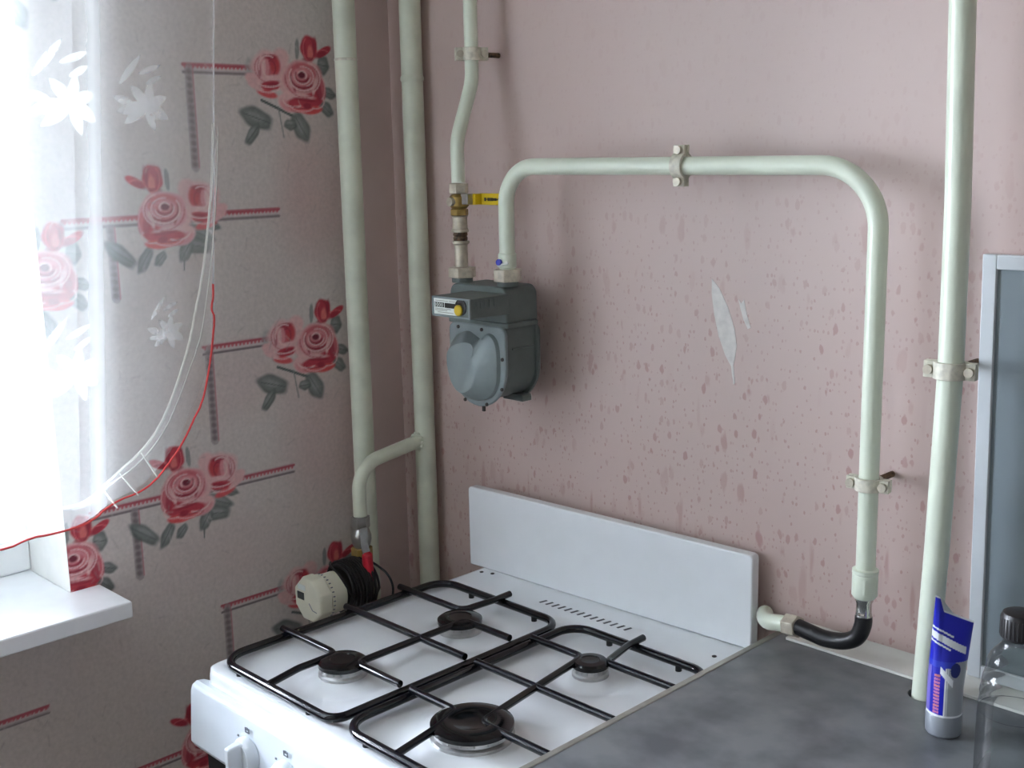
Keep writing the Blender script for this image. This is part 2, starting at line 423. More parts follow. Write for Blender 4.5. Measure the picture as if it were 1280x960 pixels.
# ---- wallpaper print, drawn into a fine grid of the paper sheet
PAPER = lin((206, 197, 192))
class Canvas:
    def __init__(s, y0, y1, z0, z1, step):
        s.ny = int(round((y1-y0)/step))+1; s.nz = int(round((z1-z0)/step))+1
        s.Y, s.Z = np.meshgrid(np.linspace(y0, y1, s.ny), np.linspace(z0, z1, s.nz))
        s.C = np.ones((s.nz, s.ny, 3))*PAPER
        s.y0, s.y1, s.z0, s.z1 = y0, y1, z0, z1
        s.sy = (y1-y0)/(s.ny-1); s.sz = (z1-z0)/(s.nz-1)
    def win(s, ya, yb, za, zb):
        j0 = max(0, int((ya-s.y0)/s.sy)-1); j1 = min(s.ny, int((yb-s.y0)/s.sy)+3)
        i0 = max(0, int((za-s.z0)/s.sz)-1); i1 = min(s.nz, int((zb-s.z0)/s.sz)+3)
        if j1 <= j0 or i1 <= i0: return None
        return slice(i0, i1), slice(j0, j1)
    def ell(s, cy, cz, a, b, rot, col, alpha=1.0, soft=0.25, wob=0.0, ph=0.0):
        m = max(a, b)*1.4
        w = s.win(cy-m, cy+m, cz-m, cz+m)
        if w is None: return
        dy = s.Y[w]-cy; dz = s.Z[w]-cz; c, sn = math.cos(rot), math.sin(rot)
        U = (dy*c+dz*sn)/a; V = (-dy*sn+dz*c)/b
        q = np.sqrt(U*U+V*V)
        if wob: q = q*(1+wob*np.sin(5*np.arctan2(V, U)+ph))
        k = np.clip((1-q)/soft+0.5, 0, 1)*alpha
        s.C[w] += (lin(col)-s.C[w])*k[..., None]
    def line(s, pts, wd, col, alpha=1.0, soft=0.0012):
        for (ya, za), (yb, zb) in zip(pts[:-1], pts[1:]):
            w = s.win(min(ya, yb)-wd*2, max(ya, yb)+wd*2, min(za, zb)-wd*2, max(za, zb)+wd*2)
            if w is None: continue
            dy, dz = yb-ya, zb-za; l2 = dy*dy+dz*dz+1e-12
            t = np.clip(((s.Y[w]-ya)*dy+(s.Z[w]-za)*dz)/l2, 0, 1)
            d = np.hypot(s.Y[w]-ya-t*dy, s.Z[w]-za-t*dz)
            k = np.clip((wd/2-d)/soft+0.5, 0, 1)*alpha
            s.C[w] += (lin(col)-s.C[w])*k[..., None]

def roses(cv, y0, z0, mir):
    """cluster of printed roses round the big bloom at (y0, z0); mir=-1 mirrors it"""
    ku, kv = 1.35e-3/6, 1.17e-3/6
    def E(X, Y, a, b, rot, col, al=1.0, soft=0.25, wob=0.0, ph=0.0):
        cv.ell(y0+mir*(X-545)*ku, z0-(Y-385)*kv, a*ku, b*kv, math.radians(-rot)*mir, col, al, soft, wob, ph)
    def Ln(pts, wd, col, al=1.0):
        cv.line([(y0+mir*(X-545)*ku, z0-(Y-385)*kv) for X, Y in pts], wd*ku, col, al)
    LEAF, LEAFD, LEAFG = (128, 133, 129), (94, 101, 98), (156, 158, 155)
    PALE, PINK, MID, RED, DEEP, DARK = (222, 178, 178), (214, 142, 146), (200, 104, 112), (188, 62, 74), (156, 42, 60), (112, 32, 50)
    # stems and leaves
    def leaf(X, Y, a, b, rot):
        a *= 1.15; b *= 1.18
        E(X, Y, a, b, rot, LEAFD, 0.9, 0.3, 0.06, X); E(X-4, Y-6, a*0.86, b*0.72, rot, LEAF, 0.85, 0.4)
        E(X-8, Y-10, a*0.5, b*0.35, rot, LEAFG, 0.6, 0.6)
        c, s_ = math.cos(math.radians(rot)), math.sin(math.radians(rot))
        Ln([(X-a*0.8*c, Y-a*0.8*s_), (X+a*0.85*c, Y+a*0.85*s_)], 7, LEAFD, 0.8)
    if mir > 0:
        Ln([(235, 575), (330, 620), (430, 670), (500, 700)], 18, LEAFD); Ln([(355, 620), (372, 740), (385, 835)], 10, LEAF, 0.9)
        leaf(190, 700, 105, 62, 20); leaf(155, 815, 68, 34, -52); leaf(520, 765, 88, 60, 62); leaf(440, 748, 42, 34, 0)
        leaf(745, 515, 55, 34, 20); leaf(725, 630, 55, 40, 45); leaf(715, 315, 40, 60, 10)
        E(520, 205, 17, 75, 4, LEAF, 0.85); E(160, 340, 30, 60, 10, LEAFG, 0.6, 0.6)
    else:
        Ln([(430, 560), (440, 700), (450, 830)], 10, LEAFD); leaf(330, 585, 95, 42, -28); leaf(360, 670, 95, 46, -10)
        leaf(430, 700, 62, 40, 60); leaf(600, 740, 45, 30, 50); leaf(700, 740, 75, 36, 60); leaf(850, 690, 100, 46, -40); leaf(250, 530, 60, 28, -20)
        E(520, 205, 17, 75, 4, LEAF, 0.85)
    # bud at the top
    E(725, 215, 66, 30, -28, RED, 1, 0.25); E(700, 235, 50, 20, -28, DEEP, 0.7, 0.5)
    E(612, 195, 66, 92, 4, RED, 1, 0.2, 0.05, 1); E(622, 235, 24, 60, 0, (222, 120, 116), 0.85, 0.5)
    E(655, 170, 16, 60, 8, DEEP, 0.7, 0.6); E(570, 190, 14, 60, -6, DEEP, 0.6, 0.6); E(600, 275, 45, 16, 0, DEEP, 0.7, 0.5)
    # second rose
    E(298, 345, 122, 118, 0, PALE, 0.95, 0.3, 0.05, 2); E(395, 270, 60, 66, 0, PALE, 0.9, 0.4); E(185, 428, 62, 40, 20, PALE, 0.95, 0.3)
    E(322, 335, 66, 78, 0, MID, 1, 0.3); E(348, 325, 34, 66, 6, (196, 66, 66), 0.85, 0.6); E(322, 300, 40, 30, 0, RED, 0.7, 0.6); E(272, 350, 34, 80, 4, PINK, 1, 0.3); E(262, 350, 18, 66, 4, PALE, 0.9, 0.5)
    E(312, 268, 52, 18, 0, DEEP, 0.8, 0.5); E(232, 360, 12, 66, 0, DEEP, 0.6, 0.6)
    E(300, 425, 100, 26, -8, PALE, 1, 0.4); E(312, 470, 88, 34, -6, RED, 1, 0.3); E(330, 462, 50, 16, -6, DEEP, 0.8, 0.5); E(280, 528, 76, 28, 12, (214, 92, 96), 1, 0.35)
    E(195, 478, 62, 22, 24, PALE, 0.9, 0.4)
    # big rose
    E(470, 440, 96, 130, 0, PALE, 1, 0.22, 0.04, 0); E(560, 420, 150, 136, 0, PINK, 1, 0.2, 0.04, 1)
    E(435, 590, 82, 64, 20, PALE, 1, 0.25); E(420, 612, 52, 34, 30, PINK, 0.8, 0.5)
    E(540, 600, 112, 60, 0, RED, 1, 0.25, 0.05, 3); E(632, 560, 76, 64, -20, RED, 1, 0.25); E(690, 480, 36, 92, -8, MID, 1, 0.3); E(672, 500, 22, 76, -8, DEEP, 0.7, 0.5)
    E(615, 640, 78, 32, -6, (214, 84, 86), 1, 0.3); E(520, 635, 66, 26, 10, (214, 100, 104), 1, 0.4); E(575, 610, 30, 22, 0, DEEP, 0.9, 0.5)
    E(556, 410, 128, 112, 0, PALE, 0.9, 0.18); E(550, 395, 112, 96, 0, MID, 1, 0.2)
    E(478, 450, 14, 62, -14, DEEP, 0.9, 0.5); E(558, 470, 74, 42, 0, DEEP, 0.9, 0.4)
    E(545, 405, 82, 66, 0, PINK, 1, 0.25); E(552, 412, 64, 52, 0, MID, 1, 0.3); E(556, 425, 48, 32, 0, DEEP, 0.8, 0.5)
    E(545, 388, 44, 38, 0, PINK, 0.95, 0.4); E(545, 388, 28, 26, 0, DARK, 1, 0.5)
    E(530, 540, 105, 17, 6, PALE, 0.95, 0.5); E(640, 470, 13, 70, 14, PALE, 0.9, 0.5); E(560, 566, 80, 12, 6, DEEP, 0.85, 0.5)

def petal_lines(cv, y0, z0, mir):
    ku, kv = 1.35e-3/6, 1.17e-3/6
    def arc(cx, cy, rx, ry, a0, a1, wd, col, al):
        pts = [(cx+rx*math.cos(math.radians(a)), cy+ry*math.sin(math.radians(a))) for a in np.linspace(a0, a1, 12)]
        cv.line([(y0+mir*(X-545)*ku, z0-(Y-385)*kv) for X, Y in pts], wd*ku, col, al, 0.0016)
    P_, D_, M_ = (230, 192, 190), (140, 40, 58), (176, 70, 84)
    for q in ((548, 392, 34, 32, -150, 40, 8, P_, .8), (548, 395, 52, 46, 20, 210, 8, D_, .7), (550, 398, 62, 56, 10, 190, 9, P_, .8), (552, 400, 84, 72, -100, 70, 9, P_, .7),
              (552, 402, 92, 80, 60, 200, 9, D_, .6), (555, 405, 106, 96, 40, 215, 11, P_, .85), (560, 410, 126, 116, -70, 60, 10, P_, .7), (560, 412, 118, 106, -60, 50, 7, M_, .7),
              (560, 415, 140, 134, 60, 190, 8, M_, .6), (480, 560, 90, 60, 60, 170, 9, P_, .8), (540, 600, 100, 52, 30, 150, 8, P_, .6), (540, 590, 96, 40, 40, 150, 7, D_, .6),
              (640, 580, 70, 50, -30, 110, 8, P_, .6), (690, 480, 30, 80, -80, 80, 7, P_, .5),
              (300, 345, 70, 84, -190, -60, 9, P_, .8), (305, 350, 48, 66, 60, 230, 9, P_, .8), (320, 345, 30, 52, -120, 60, 7, D_, .6), (300, 350, 100, 100, 100, 230, 8, M_, .5),
              (300, 440, 90, 40, 20, 160, 9, P_, .8), (290, 470, 90, 50, 20, 150, 8, P_, .7), (612, 200, 40, 80, -80, 80, 7, D_, .6), (612, 200, 46, 84, 110, 240, 7, (222, 110, 116), .7), (715, 222, 50, 18, -160, -20, 6, (222, 110, 116), .7)):
        arc(*q)

def hbar(cv, ya, yb, z, drop=0.0):
    n = max(2, int((yb-ya)/0.006))
    cv.line([(ya, z-0.004), (yb, z-0.004)], 0.011, (204, 190, 188), 0.8)
    cv.line([(ya, z), (yb, z)], 0.0044, (172, 76, 88), 0.95)
    for k in range(n):
        yy = ya+(yb-ya)*(k+0.5)/n
        cv.ell(yy, z-0.0032, 0.0022, 0.0017, 0, (190, 80, 92), 0.9, 0.5)
    cv.line([(ya, z-0.0100), (yb, z-0.0100)], 0.0036, (120, 108, 110), 0.95)
def vbar(cv, y, z0, z1):
    cv.line([(y, z0), (y, z1)], 0.011, (150, 138, 138), 0.7)
    n = int((z0-z1)/0.009)
    for k in range(n):
        zz = z0-(z0-z1)*(k+0.5)/n
        cv.ell(y-0.0005, zz, 0.0040, 0.0044, 0.9, (112, 100, 102), 0.8, 0.9)
    cv.line([(y+0.0052, z0), (y+0.0052, z1)], 0.0018, (186, 110, 118), 0.8)
    cv.line([(y-0.0058, z0), (y-0.0058, z1)], 0.0014, (130, 116, 118), 0.7)

def paint(cv):
    # pale rose blush areas of the ground pattern
    for (cy, cz, a, b, al) in ((-0.15, 1.40, 0.06, 0.10, 0.5), (-0.14, 1.03, 0.08, 0.11, 0.45), (-0.3, 1.14, 0.10, 0.05, 0.2), (-0.33, 0.90, 0.12, 0.05, 0.16), (-0.13, 0.75, 0.08, 0.1, 0.3)):
        cv.ell(cy, cz, a, b, 0, (196, 158, 154), al, 0.9)
    for ky in range(0, 3):
        for kz in range(-4, 5):
            dy = -0.4*ky; dz = -0.244*ky + 0.381*kz
            za = 1.192+dz; zb = 1.003+dz
            if not (cv.z0-0.2 < za < cv.z1+0.2 or cv.z0-0.2 < zb < cv.z1+0.2): continue
            hbar(cv, -0.352+dy, -0.19+dy, za+0.008); vbar(cv, -0.343+dy, za+0.004, za-0.128)
            roses(cv, -0.163+dy, za, 1); petal_lines(cv, -0.163+dy, za, 1)
            hbar(cv, -0.535+dy, -0.215+dy, zb); vbar(cv, -0.472+dy, zb-0.012, zb-0.105)
            roses(cv, -0.393+dy, zb+0.012, -1); petal_lines(cv, -0.393+dy, zb+0.012, -1)
    # fine crackle streaks in the ground
    for k in range(420):
        yy = rng.uniform(cv.y0, cv.y1); zz = rng.uniform(cv.z0, cv.z1); a = rng.uniform(0, 6.28); l = rng.uniform(0.004, 0.016)
        cv.line([(yy, zz), (yy+l*math.cos(a), zz+l*math.sin(a))], 0.0016, (150, 140, 140) if k % 2 else (205, 196, 192), 0.35, 0.002)

def sheet(name, y0, y1, z0, z1, step, x=0.0012, parent=None):
    cv = Canvas(y0, y1, z0, z1, step); paint(cv)
    nv = cv.ny*cv.nz
    co = np.stack([np.full(nv, x), cv.Y.ravel(), cv.Z.ravel()], 1)
    idx = np.arange(nv).reshape(cv.nz, cv.ny)
    q = np.stack([idx[:-1, :-1], idx[:-1, 1:], idx[1:, 1:], idx[1:, :-1]], -1).reshape(-1, 4)
    me = bpy.data.meshes.new(name)
    me.vertices.add(nv); me.vertices.foreach_set('co', co.ravel().astype(np.float32))
    me.loops.add(q.size); me.loops.foreach_set('vertex_index', q.ravel().astype(np.int32))
    me.polygons.add(len(q)); me.polygons.foreach_set('loop_start', (np.arange(len(q))*4).astype(np.int32))
    me.update(calc_edges=True)
    at = me.color_attributes.new('print', 'FLOAT_COLOR', 'POINT')
    at.data.foreach_set('color', np.concatenate([cv.C.reshape(-1, 3), np.ones((nv, 1))], 1).ravel().astype(np.float32))
    me.materials.append(M['paper'])
    o = bpy.data.objects.new(name, me); COL.objects.link(o)
    if parent: put(o, parent)
    return o
s1 = sheet('wallpaper', WY1, -0.098, 0.55, 1.95, 0.0017, parent=wall_left); s1['label'] = 'grey wallpaper printed with red roses'
sheet('wallpaper', -1.15, WY1, 0.45, WZ0-0.002, 0.0022, parent=wall_left)
# plain lengths of the same paper where little is seen
def plain(y0, y1, z0, z1):
    me = bpy.data.meshes.new('wallpaper'); me.from_pydata([(0.0012, y0, z0), (0.0012, y1, z0), (0.0012, y1, z1), (0.0012, y0, z1)], [], [(0, 1, 2, 3)])
    at = me.color_attributes.new('print', 'FLOAT_COLOR', 'POINT')
    at.data.foreach_set('color', np.array([[*PAPER, 1]]*4, np.float32).ravel()); me.materials.append(M['paper'])
    o = bpy.data.objects.new('wallpaper', me); COL.objects.link(o); put(o, wall_left)
plain(WY1, -0.098, 1.95, RZ); plain(WY1, -0.098, 0.0, 0.55); plain(-1.15, WY1, 0.0, 0.45); plain(RY, -1.15, 0.0, WZ0-0.002); plain(RY, WY1, WZ1, RZ); plain(RY, WY0, WZ0, WZ1)
p = MB().box(0, 0.0014, -0.098, 0, 0, RZ).build('painted_strip', M['pink_plain'], wall_left, smooth=False); p['label'] = 'pink painted strip of wall behind the risers'

# ---- window
win = bpy.data.objects.new('window_1', None); COL.objects.link(win); win.location = (-0.14, -1.42, WZ0)
struct(win, 'bright daylit window with white frame at the left', 'window')
fr = MB(); X0, X1 = -0.19, -0.12
fr.box(X0, X1, WY0, WY1, WZ0+0.004, WZ0+0.05); fr.box(X0, X1, WY0, WY1, WZ1-0.05, WZ1)
fr.box(X0, X1, WY1-0.045, WY1, WZ0+0.05, WZ1-0.05); fr.box(X0, X1, WY0, WY0+0.045, WZ0+0.05, WZ1-0.05)
fr.box(X0, X1, -1.45, -1.39, WZ0+0.05, WZ1-0.05)
fr.build('window_frame', M['pvc'], win, bevel=0.004)
for (a, b) in ((WY0+0.045, -1.45), (-1.39, WY1-0.045)):
    sx = MB(); z0, z1 = WZ0+0.05, WZ1-0.05; w = 0.05
    sx.box(X0-0.01+0.02, X1+0.015, a, b, z0, z0+w); sx.box(X0+0.01, X1+0.015, a, b, z1-w, z1); sx.box(X0+0.01, X1+0.015, a, a+w, z0+w, z1-w); sx.box(X0+0.01, X1+0.015, b-w, b, z0+w, z1-w)
    so = sx.build('sash', M['pvc'], win, bevel=0.004)
    MB().box(-0.158, -0.152, a+w, b-w, z0+w, z1-w).build('pane', M['glass'], so, smooth=False)
# sill board, oversails the wall and runs past the jamb
so_ = MB()
out = [(-0.13, WY1-0.001), (0.0, WY1-0.001), (0.0022, WY1-0.001), (0.0022, -0.531), (0.094, -0.531), (0.094, -2.31), (0.0022, -2.31), (0.0022, WY0+0.001), (-0.13, WY0+0.001)]
so_.prism(out, XY, WZ0-0.022+0.004, WZ0+0.004)
so_.build('window_sill', M['sill'], win, bevel=0.003)

# ================================================================== WORKTOP + CABINET
ZW = 0.885; PX, PY, PR = 0.929, -0.061, 0.0125
wt = thing('worktop', 'dark grey mottled laminate worktop beside the white stove', 'worktop', (1.4, -0.3, ZW))
WX0, WX1, WD, WB = 0.731, 2.1, -0.60, -0.0015
sl = MB()
hr = PR+0.004
arcL = [(PX+hr*math.cos(a), PY+hr*math.sin(a)) for a in np.linspace(math.pi/2, 3*math.pi/2, 11)]
arcR = [(PX+hr*math.cos(a), PY+hr*math.sin(a)) for a in np.linspace(-math.pi/2, math.pi/2, 11)]
sl.prism([(PX, WB)] + arcL + [(PX, WD), (WX0, WD), (WX0, WB)], XY, ZW-0.028, ZW)
sl.prism([(PX, WD)] + arcR + [(PX, WB), (WX1, WB), (WX1, WD)], XY, ZW-0.028, ZW)
sl.build('slab', M['worktop'], wt, smooth=False)
MB().box(WX0-0.008, WX0, WD, WB, ZW-0.029, ZW+0.0008).build('edge_strip', M['alu_edge'], wt, bevel=0.001)
cb = thing('base_cabinet', 'cream base cabinet under the grey worktop', 'cabinet', (1.4, -0.3, 0))
cbm = MB()
cbm.box(0.745, 2.09, -0.56, -0.547, 0.1, ZW-0.0285) if False else None
cbm.box(0.745, 0.761, -0.56, -0.10, 0.0, ZW-0.0285); cbm.box(2.07, 2.086, -0.56, -0.10, 0.0, ZW-0.0285); cbm.box(0.761, 2.07, -0.56, -0.10, 0.09, 0.106); cbm.box(0.761, 2.07, -0.12, -0.10, 0.106, ZW-0.0285); cbm.box(0.761, 2.07, -0.52, -0.505, 0, 0.09)
cbm.build('carcass', M['cabinet'], cb, smooth=False)
for k in range(3):
    a = 0.748+k*0.446; d = MB().box(a, a+0.442, -0.578, -0.561, 0.1, ZW-0.034).build('door', M['cabinet'], cb, bevel=0.002)
    MB().tube(fillet([(a+0.40, -0.578, 0.70), (a+0.40, -0.605, 0.70), (a+0.40, -0.605, 0.80), (a+0.40, -0.578, 0.80)], 0.01), 0.005, 10).build('handle', M['chrome'], d)
# cove strip along the back of the worktop
tr_ = MB()
prof = [(-0.0005, 0.0), (-0.037, 0.0), (-0.037, 0.003), (-0.028, 0.0035), (-0.017, 0.0045), (-0.009, 0.0075), (-0.004, 0.012), (-0.0005, 0.0125)]
tr_.prism([(a, ZW+0.0005+b) for a, b in prof], YZ, 0.745, 2.08)
t1 = tr_.build('trim_1', M['trim'], angle=60); struct(t1, 'white cove strip along the wall behind the grey worktop', 'trim')

# ================================================================== STOVE
SX0, SX1, SYF, SYB, ZH = 0.226, 0.714, -0.515, -0.018, 0.852
st = thing('gas_stove', 'white four burner gas stove with tall white backsplash', 'stove', (0.47, -0.27, 0))
# hob: pressed enamel tray as a height field
nx, ny = 140, 140
xs = np.linspace(SX0, SX1, nx); ys = np.linspace(SYF, SYB, ny)
Xg, Yg = np.meshgrid(xs, ys)
BURN = [(0.379, -0.226, 0.026), (0.372, -0.408, 0.026), (0.590, -0.210, 0.0195), (0.597, -0.406, 0.040)]
def sstep(a, b, x):
    t = np.clip((x-a)/(b-a), 0, 1); return t*t*(3-2*t)
edge = np.minimum.reduce([Xg-SX0, SX1-Xg, Yg-SYF, SYB-Yg])
Zg = np.full_like(Xg, ZH)
inner = np.minimum.reduce([Xg-(SX0+0.014), (SX1-0.012)-Xg, Yg-(SYF+0.018), -0.105-Yg])
Zg -= 0.0035*sstep(0.0, 0.016, inner)
for bx, by, br in BURN:
    d = np.hypot(Xg-bx, Yg-by); Zg += 0.0030*(1-sstep(br*1.05, br*1.9, d)) - 0.0022*np.exp(-((d-br*2.2)/(br*0.5))**2)
Zg -= 0.010*(1-np.sqrt(np.clip(1-(1-np.clip(edge/0.010, 0, 1))**2, 0, 1)))
# rounded plan corners at the front
Rc = 0.030
for sx_ in (0, 1):
    cx_ = SX0+Rc if sx_ == 0 else SX1-Rc; cy_ = SYF+Rc
    dx_ = (cx_-Xg)/Rc if sx_ == 0 else (Xg-cx_)/Rc; dy_ = (cy_-Yg)/Rc
    k_ = (dx_ > 0) & (dy_ > 0)
    nx2 = dx_*np.sqrt(np.clip(1-dy_**2/2, 0, 1)); ny2 = dy_*np.sqrt(np.clip(1-dx_**2/2, 0, 1))
    Xg = np.where(k_, cx_-nx2*Rc if sx_ == 0 else cx_+nx2*Rc, Xg); Yg = np.where(k_, cy_-ny2*Rc, Yg)
hv = np.stack([Xg.ravel(), Yg.ravel(), Zg.ravel()], 1)
idx = np.arange(nx*ny).reshape(ny, nx)
hf = np.stack([idx[:-1, :-1], idx[:-1, 1:], idx[1:, 1:], idx[1:, :-1]], -1).reshape(-1, 4)
hob = MB(); hob.add(hv.tolist(), hf.tolist())
# skirt
per = list(idx[0, :]) + list(idx[1:, -1]) + list(idx[-1, ::-1][1:]) + list(idx[::-1, 0][1:-1])
o0 = len(hob.v); hob.v += [(hob.v[i][0], hob.v[i][1], ZH-0.030) for i in per]
for k in range(len(per)):
    k2 = (k+1) % len(per); hob.f.append((per[k], o0+k, o0+k2, per[k2]))
hob.build('hob', M['enamel'], st, angle=60)
bod = MB(); bod.box(SX0+0.002, SX1-0.002, -0.50, SYB-0.002, 0.06, ZH-0.031)
bod.build('body', M['enamel'], st, bevel=0.004)
MB().box(SX0+0.02, SX1-0.02, -0.46, -0.05, 0.0, 0.06).build('plinth', M['dark'], st, smooth=False)
cp = MB()
pr = [(-0.501, 0.828), (-0.512, 0.8345), (-0.522, 0.8365), (-0.529, 0.833), (-0.531, 0.826), (-0.536, 0.762), (-0.530, 0.752), (-0.501, 0.752)]
cp.prism(pr, YZ, SX0+0.001, SX1-0.001)
panel = cp.build('control_panel', M['enamel_panel'], st, bevel=0.003, segs=3)
dr = MB().box(SX0+0.003, SX1-0.003, -0.524, -0.501, 0.30, 0.715).build('oven_door', M['enamel_panel'], st, bevel=0.004)
MB().box(SX0+0.003, SX1-0.003, -0.515, -0.5005, 0.716, 0.7515).build('shaded_gap', M['dark'], st, smooth=False)  # dark strip stands in for the shade between panel and oven door
MB().box(SX0+0.08, SX1-0.08, -0.526, -0.5245, 0.40, 0.62).build('door_window', M['oven_glass'], dr, smooth=False)
MB().tube(fillet([(SX0+0.06, -0.524, 0.68), (SX0+0.06, -0.556, 0.68), (SX1-0.06, -0.556, 0.68), (SX1-0.06, -0.524, 0.68)], 0.012), 0.007, 12).build('door_handle', M['chrome'], dr)
MB().box(SX0+0.003, SX1-0.003, -0.526, -0.501, 0.075, 0.29).build('drawer', M['enamel_panel'], st, bevel=0.004)
# knobs with their printed marks
for k in range(5):
    kx = 0.358+k*0.077; kz = 0.791; yb = -0.5335
    kn = MB().lathe([(0.0215, 0), (0.0215, 0.006), (0.019, 0.011), (0.0175, 0.013)], (kx, yb, kz), (0, -1, 0), 32).build('knob', M['knob'], st)
    g = MB()
    ring0 = [(kx-0.0065, yb-0.011, kz-0.0195), (kx+0.0065, yb-0.011, kz-0.0195), (kx+0.0065, yb-0.011, kz+0.0195), (kx-0.0065, yb-0.011, kz+0.0195)]
    ring1 = [(kx-0.0045, yb-0.029, kz-0.0175), (kx+0.0045, yb-0.029, kz-0.0175), (kx+0.0045, yb-0.029, kz+0.0175), (kx-0.0045, yb-0.029, kz+0.0175)]
    g.loft([ring0, ring1]); g.build('grip', M['knob'], kn, bevel=0.002)
    mk = MB(); mk.box(kx-0.004, kx+0.004, -0.5345, -0.5335, kz+0.0265, kz+0.0275); mk.box(kx-0.004, kx-0.003, -0.5345, -0.5335, kz+0.0275, kz+0.0325); mk.box(kx+0.003, kx+0.004, -0.5345, -0.5335, kz+0.0275, kz+0.0325); mk.box(kx-0.0015, kx+0.0015, -0.5345, -0.5335, kz+0.030, kz+0.033)
    mk.box(kx-0.019, kx-0.0165, -0.536, -0.5348, kz+0.017, kz+0.019)
    mk.build('printed_mark', M['grey_ink'], panel, smooth=False)
# backsplash lid
bs = MB()
a0 = Vector((0.207, -0.050, 0)); a1 = Vector((0.691, -0.0285, 0)); dv = (a1-a0).normalized(); nv_ = Vector((-dv.y, dv.x, 0)); Wd = (a1-a0).length
bout = rrect(0, Wd, 0.8525, 0.9735, [0.002, 0.006, 0.006, 0.002])
bs.prism(bout, lambda a, b, d: tuple(a0+dv*a+nv_*d+Vector((0, 0, b))), 0.0, 0.016)
bs.build('backsplash', M['enamel'], st, bevel=0.003, segs=3)
# vent slots in the rear ledge
me = MB().box(-0.0016, 0.0016, -0.006, 0.006, 0, 0.0006)
vs0 = me.build('vent_slot', M['slot'], st, smooth=False)
vm = vs0.data
for k in range(14):
    o = vs0 if k == 0 else bpy.data.objects.new('vent_slot', vm)
    if k: COL.objects.link(o); o.parent = st; o.matrix_parent_inverse = vs0.matrix_parent_inverse.copy()
    o.location = (0.392+k*0.0112, -0.084+k*0.0004, ZH-0.0001); o.rotation_euler = (0, 0, math.radians(-12))
for (sx_, sy_) in ((0.245, -0.062), (0.262, -0.056), (0.668, -0.072)):
    MB().lathe([(0.003, 0), (0.003, 0.001), (0.001, 0.0018)], (sx_, sy_, ZH-0.0002), seg=12).build('screw', M['steel_dark'], st)
# burners
for (bx, by, br) in BURN:
    zb = ZH-0.0022
    b = MB().lathe([(br*1.13, 0), (br*1.13, 0.005), (br*1.04, 0.007), (br*1.04, 0.010), (br*1.0, 0.0135)], (bx, by, zb), seg=40).build('burner', M['alu'], st)
    c = MB().lathe([(br*1.02, 0.0120), (br*1.12, 0.0130), (br*1.12, 0.0175), (br*0.98, 0.0200), (br*0.6, 0.0208), (br*0.55, 0.0198), (br*0.1, 0.0195)], (bx, by, zb), seg=40).build('burner_cap', M['cap'], b)
    tt = MB()
    for k in range(18):
        a = 2*math.pi*k/18; ca, sa = math.cos(a), math.sin(a); R0 = br*1.03
        tt.box(bx+ca*R0-0.0012, bx+ca*R0+0.0012, by+sa*R0-0.0012, by+sa*R0+0.0012, zb+0.009, zb+0.0138)
    tt.build('flame_ports', M['alu'], b, smooth=False)['kind'] = 'stuff'

# grates: each lifts off, a rod frame with finger rods
def grate(name, label, x0, x1, y0, y1, rods):
    zf = 0.8585
    g = thing(name, label, 'stove grate', ((x0+x1)/2, (y0+y1)/2, 0.847), 'black rod grates on the stove')
    o = rrect(x0, x1, y0, y1, [0.020, 0.030, 0.030, 0.036], 8)
    MB().tube([(a, b, zf) for a, b in o], 0.0052, 12, loop=True).build('frame', M['grate'], g)
    for rd, rad in rods:
        MB().tube(fillet(rd, rad, 8), 0.0044, 12).build('rod', M['grate'], g)
    for (a, b) in ((x0+0.045, y0), (x1-0.045, y0), (x0+0.06, y1), (x1-0.05, y1)):
        MB().cyl((a, b, 0.8487 if b > -0.2 else 0.8505), (a, b, zf), 0.0040, 12).build('foot', M['grate'], g)
    return g
zr = 0.8665; zl = 0.8605
grate('stove_grate', 'black rod grate nearer the wallpapered wall', 0.242, 0.474, -0.497, -0.135, [
    ([(0.234, -0.300, zr), (0.470, -0.300, zr)], 0),
    ([(0.234, -0.400, zr), (0.349, -0.400, zr), (0.349, -0.455, zr), (0.349, -0.498, zl)], [0.012, 0.05]),
    ([(0.470, -0.400, zr), (0.388, -0.400, zr), (0.388, -0.225, zr), (0.470, -0.225, zr)], [0.012, 0.012]),
    ([(0.231, -0.205, zr), (0.360, -0.205, zr), (0.365, -0.150, zr), (0.366, -0.122, zr+0.001)], [0.014, 0.05]),
])
grate('stove_grate', 'black rod grate nearer the grey worktop', 0.488, 0.706, -0.498, -0.127, [
    ([(0.490, -0.300, zr), (0.708, -0.300, zr)], 0),
    ([(0.490, -0.400, zr), (0.566, -0.400, zr), (0.580, -0.445, zr), (0.582, -0.496, zl)], [0.012, 0.05]),
    ([(0.490, -0.205, zr), (0.574, -0.205, zr), (0.604, -0.400, zr), (0.708, -0.400, zr)], [0.012, 0.012]),
    ([(0.592, -0.114, zr+0.001), (0.592, -0.145, zr), (0.604, -0.197, zr), (0.710, -0.197, zr)], [0.05, 0.012]),
])

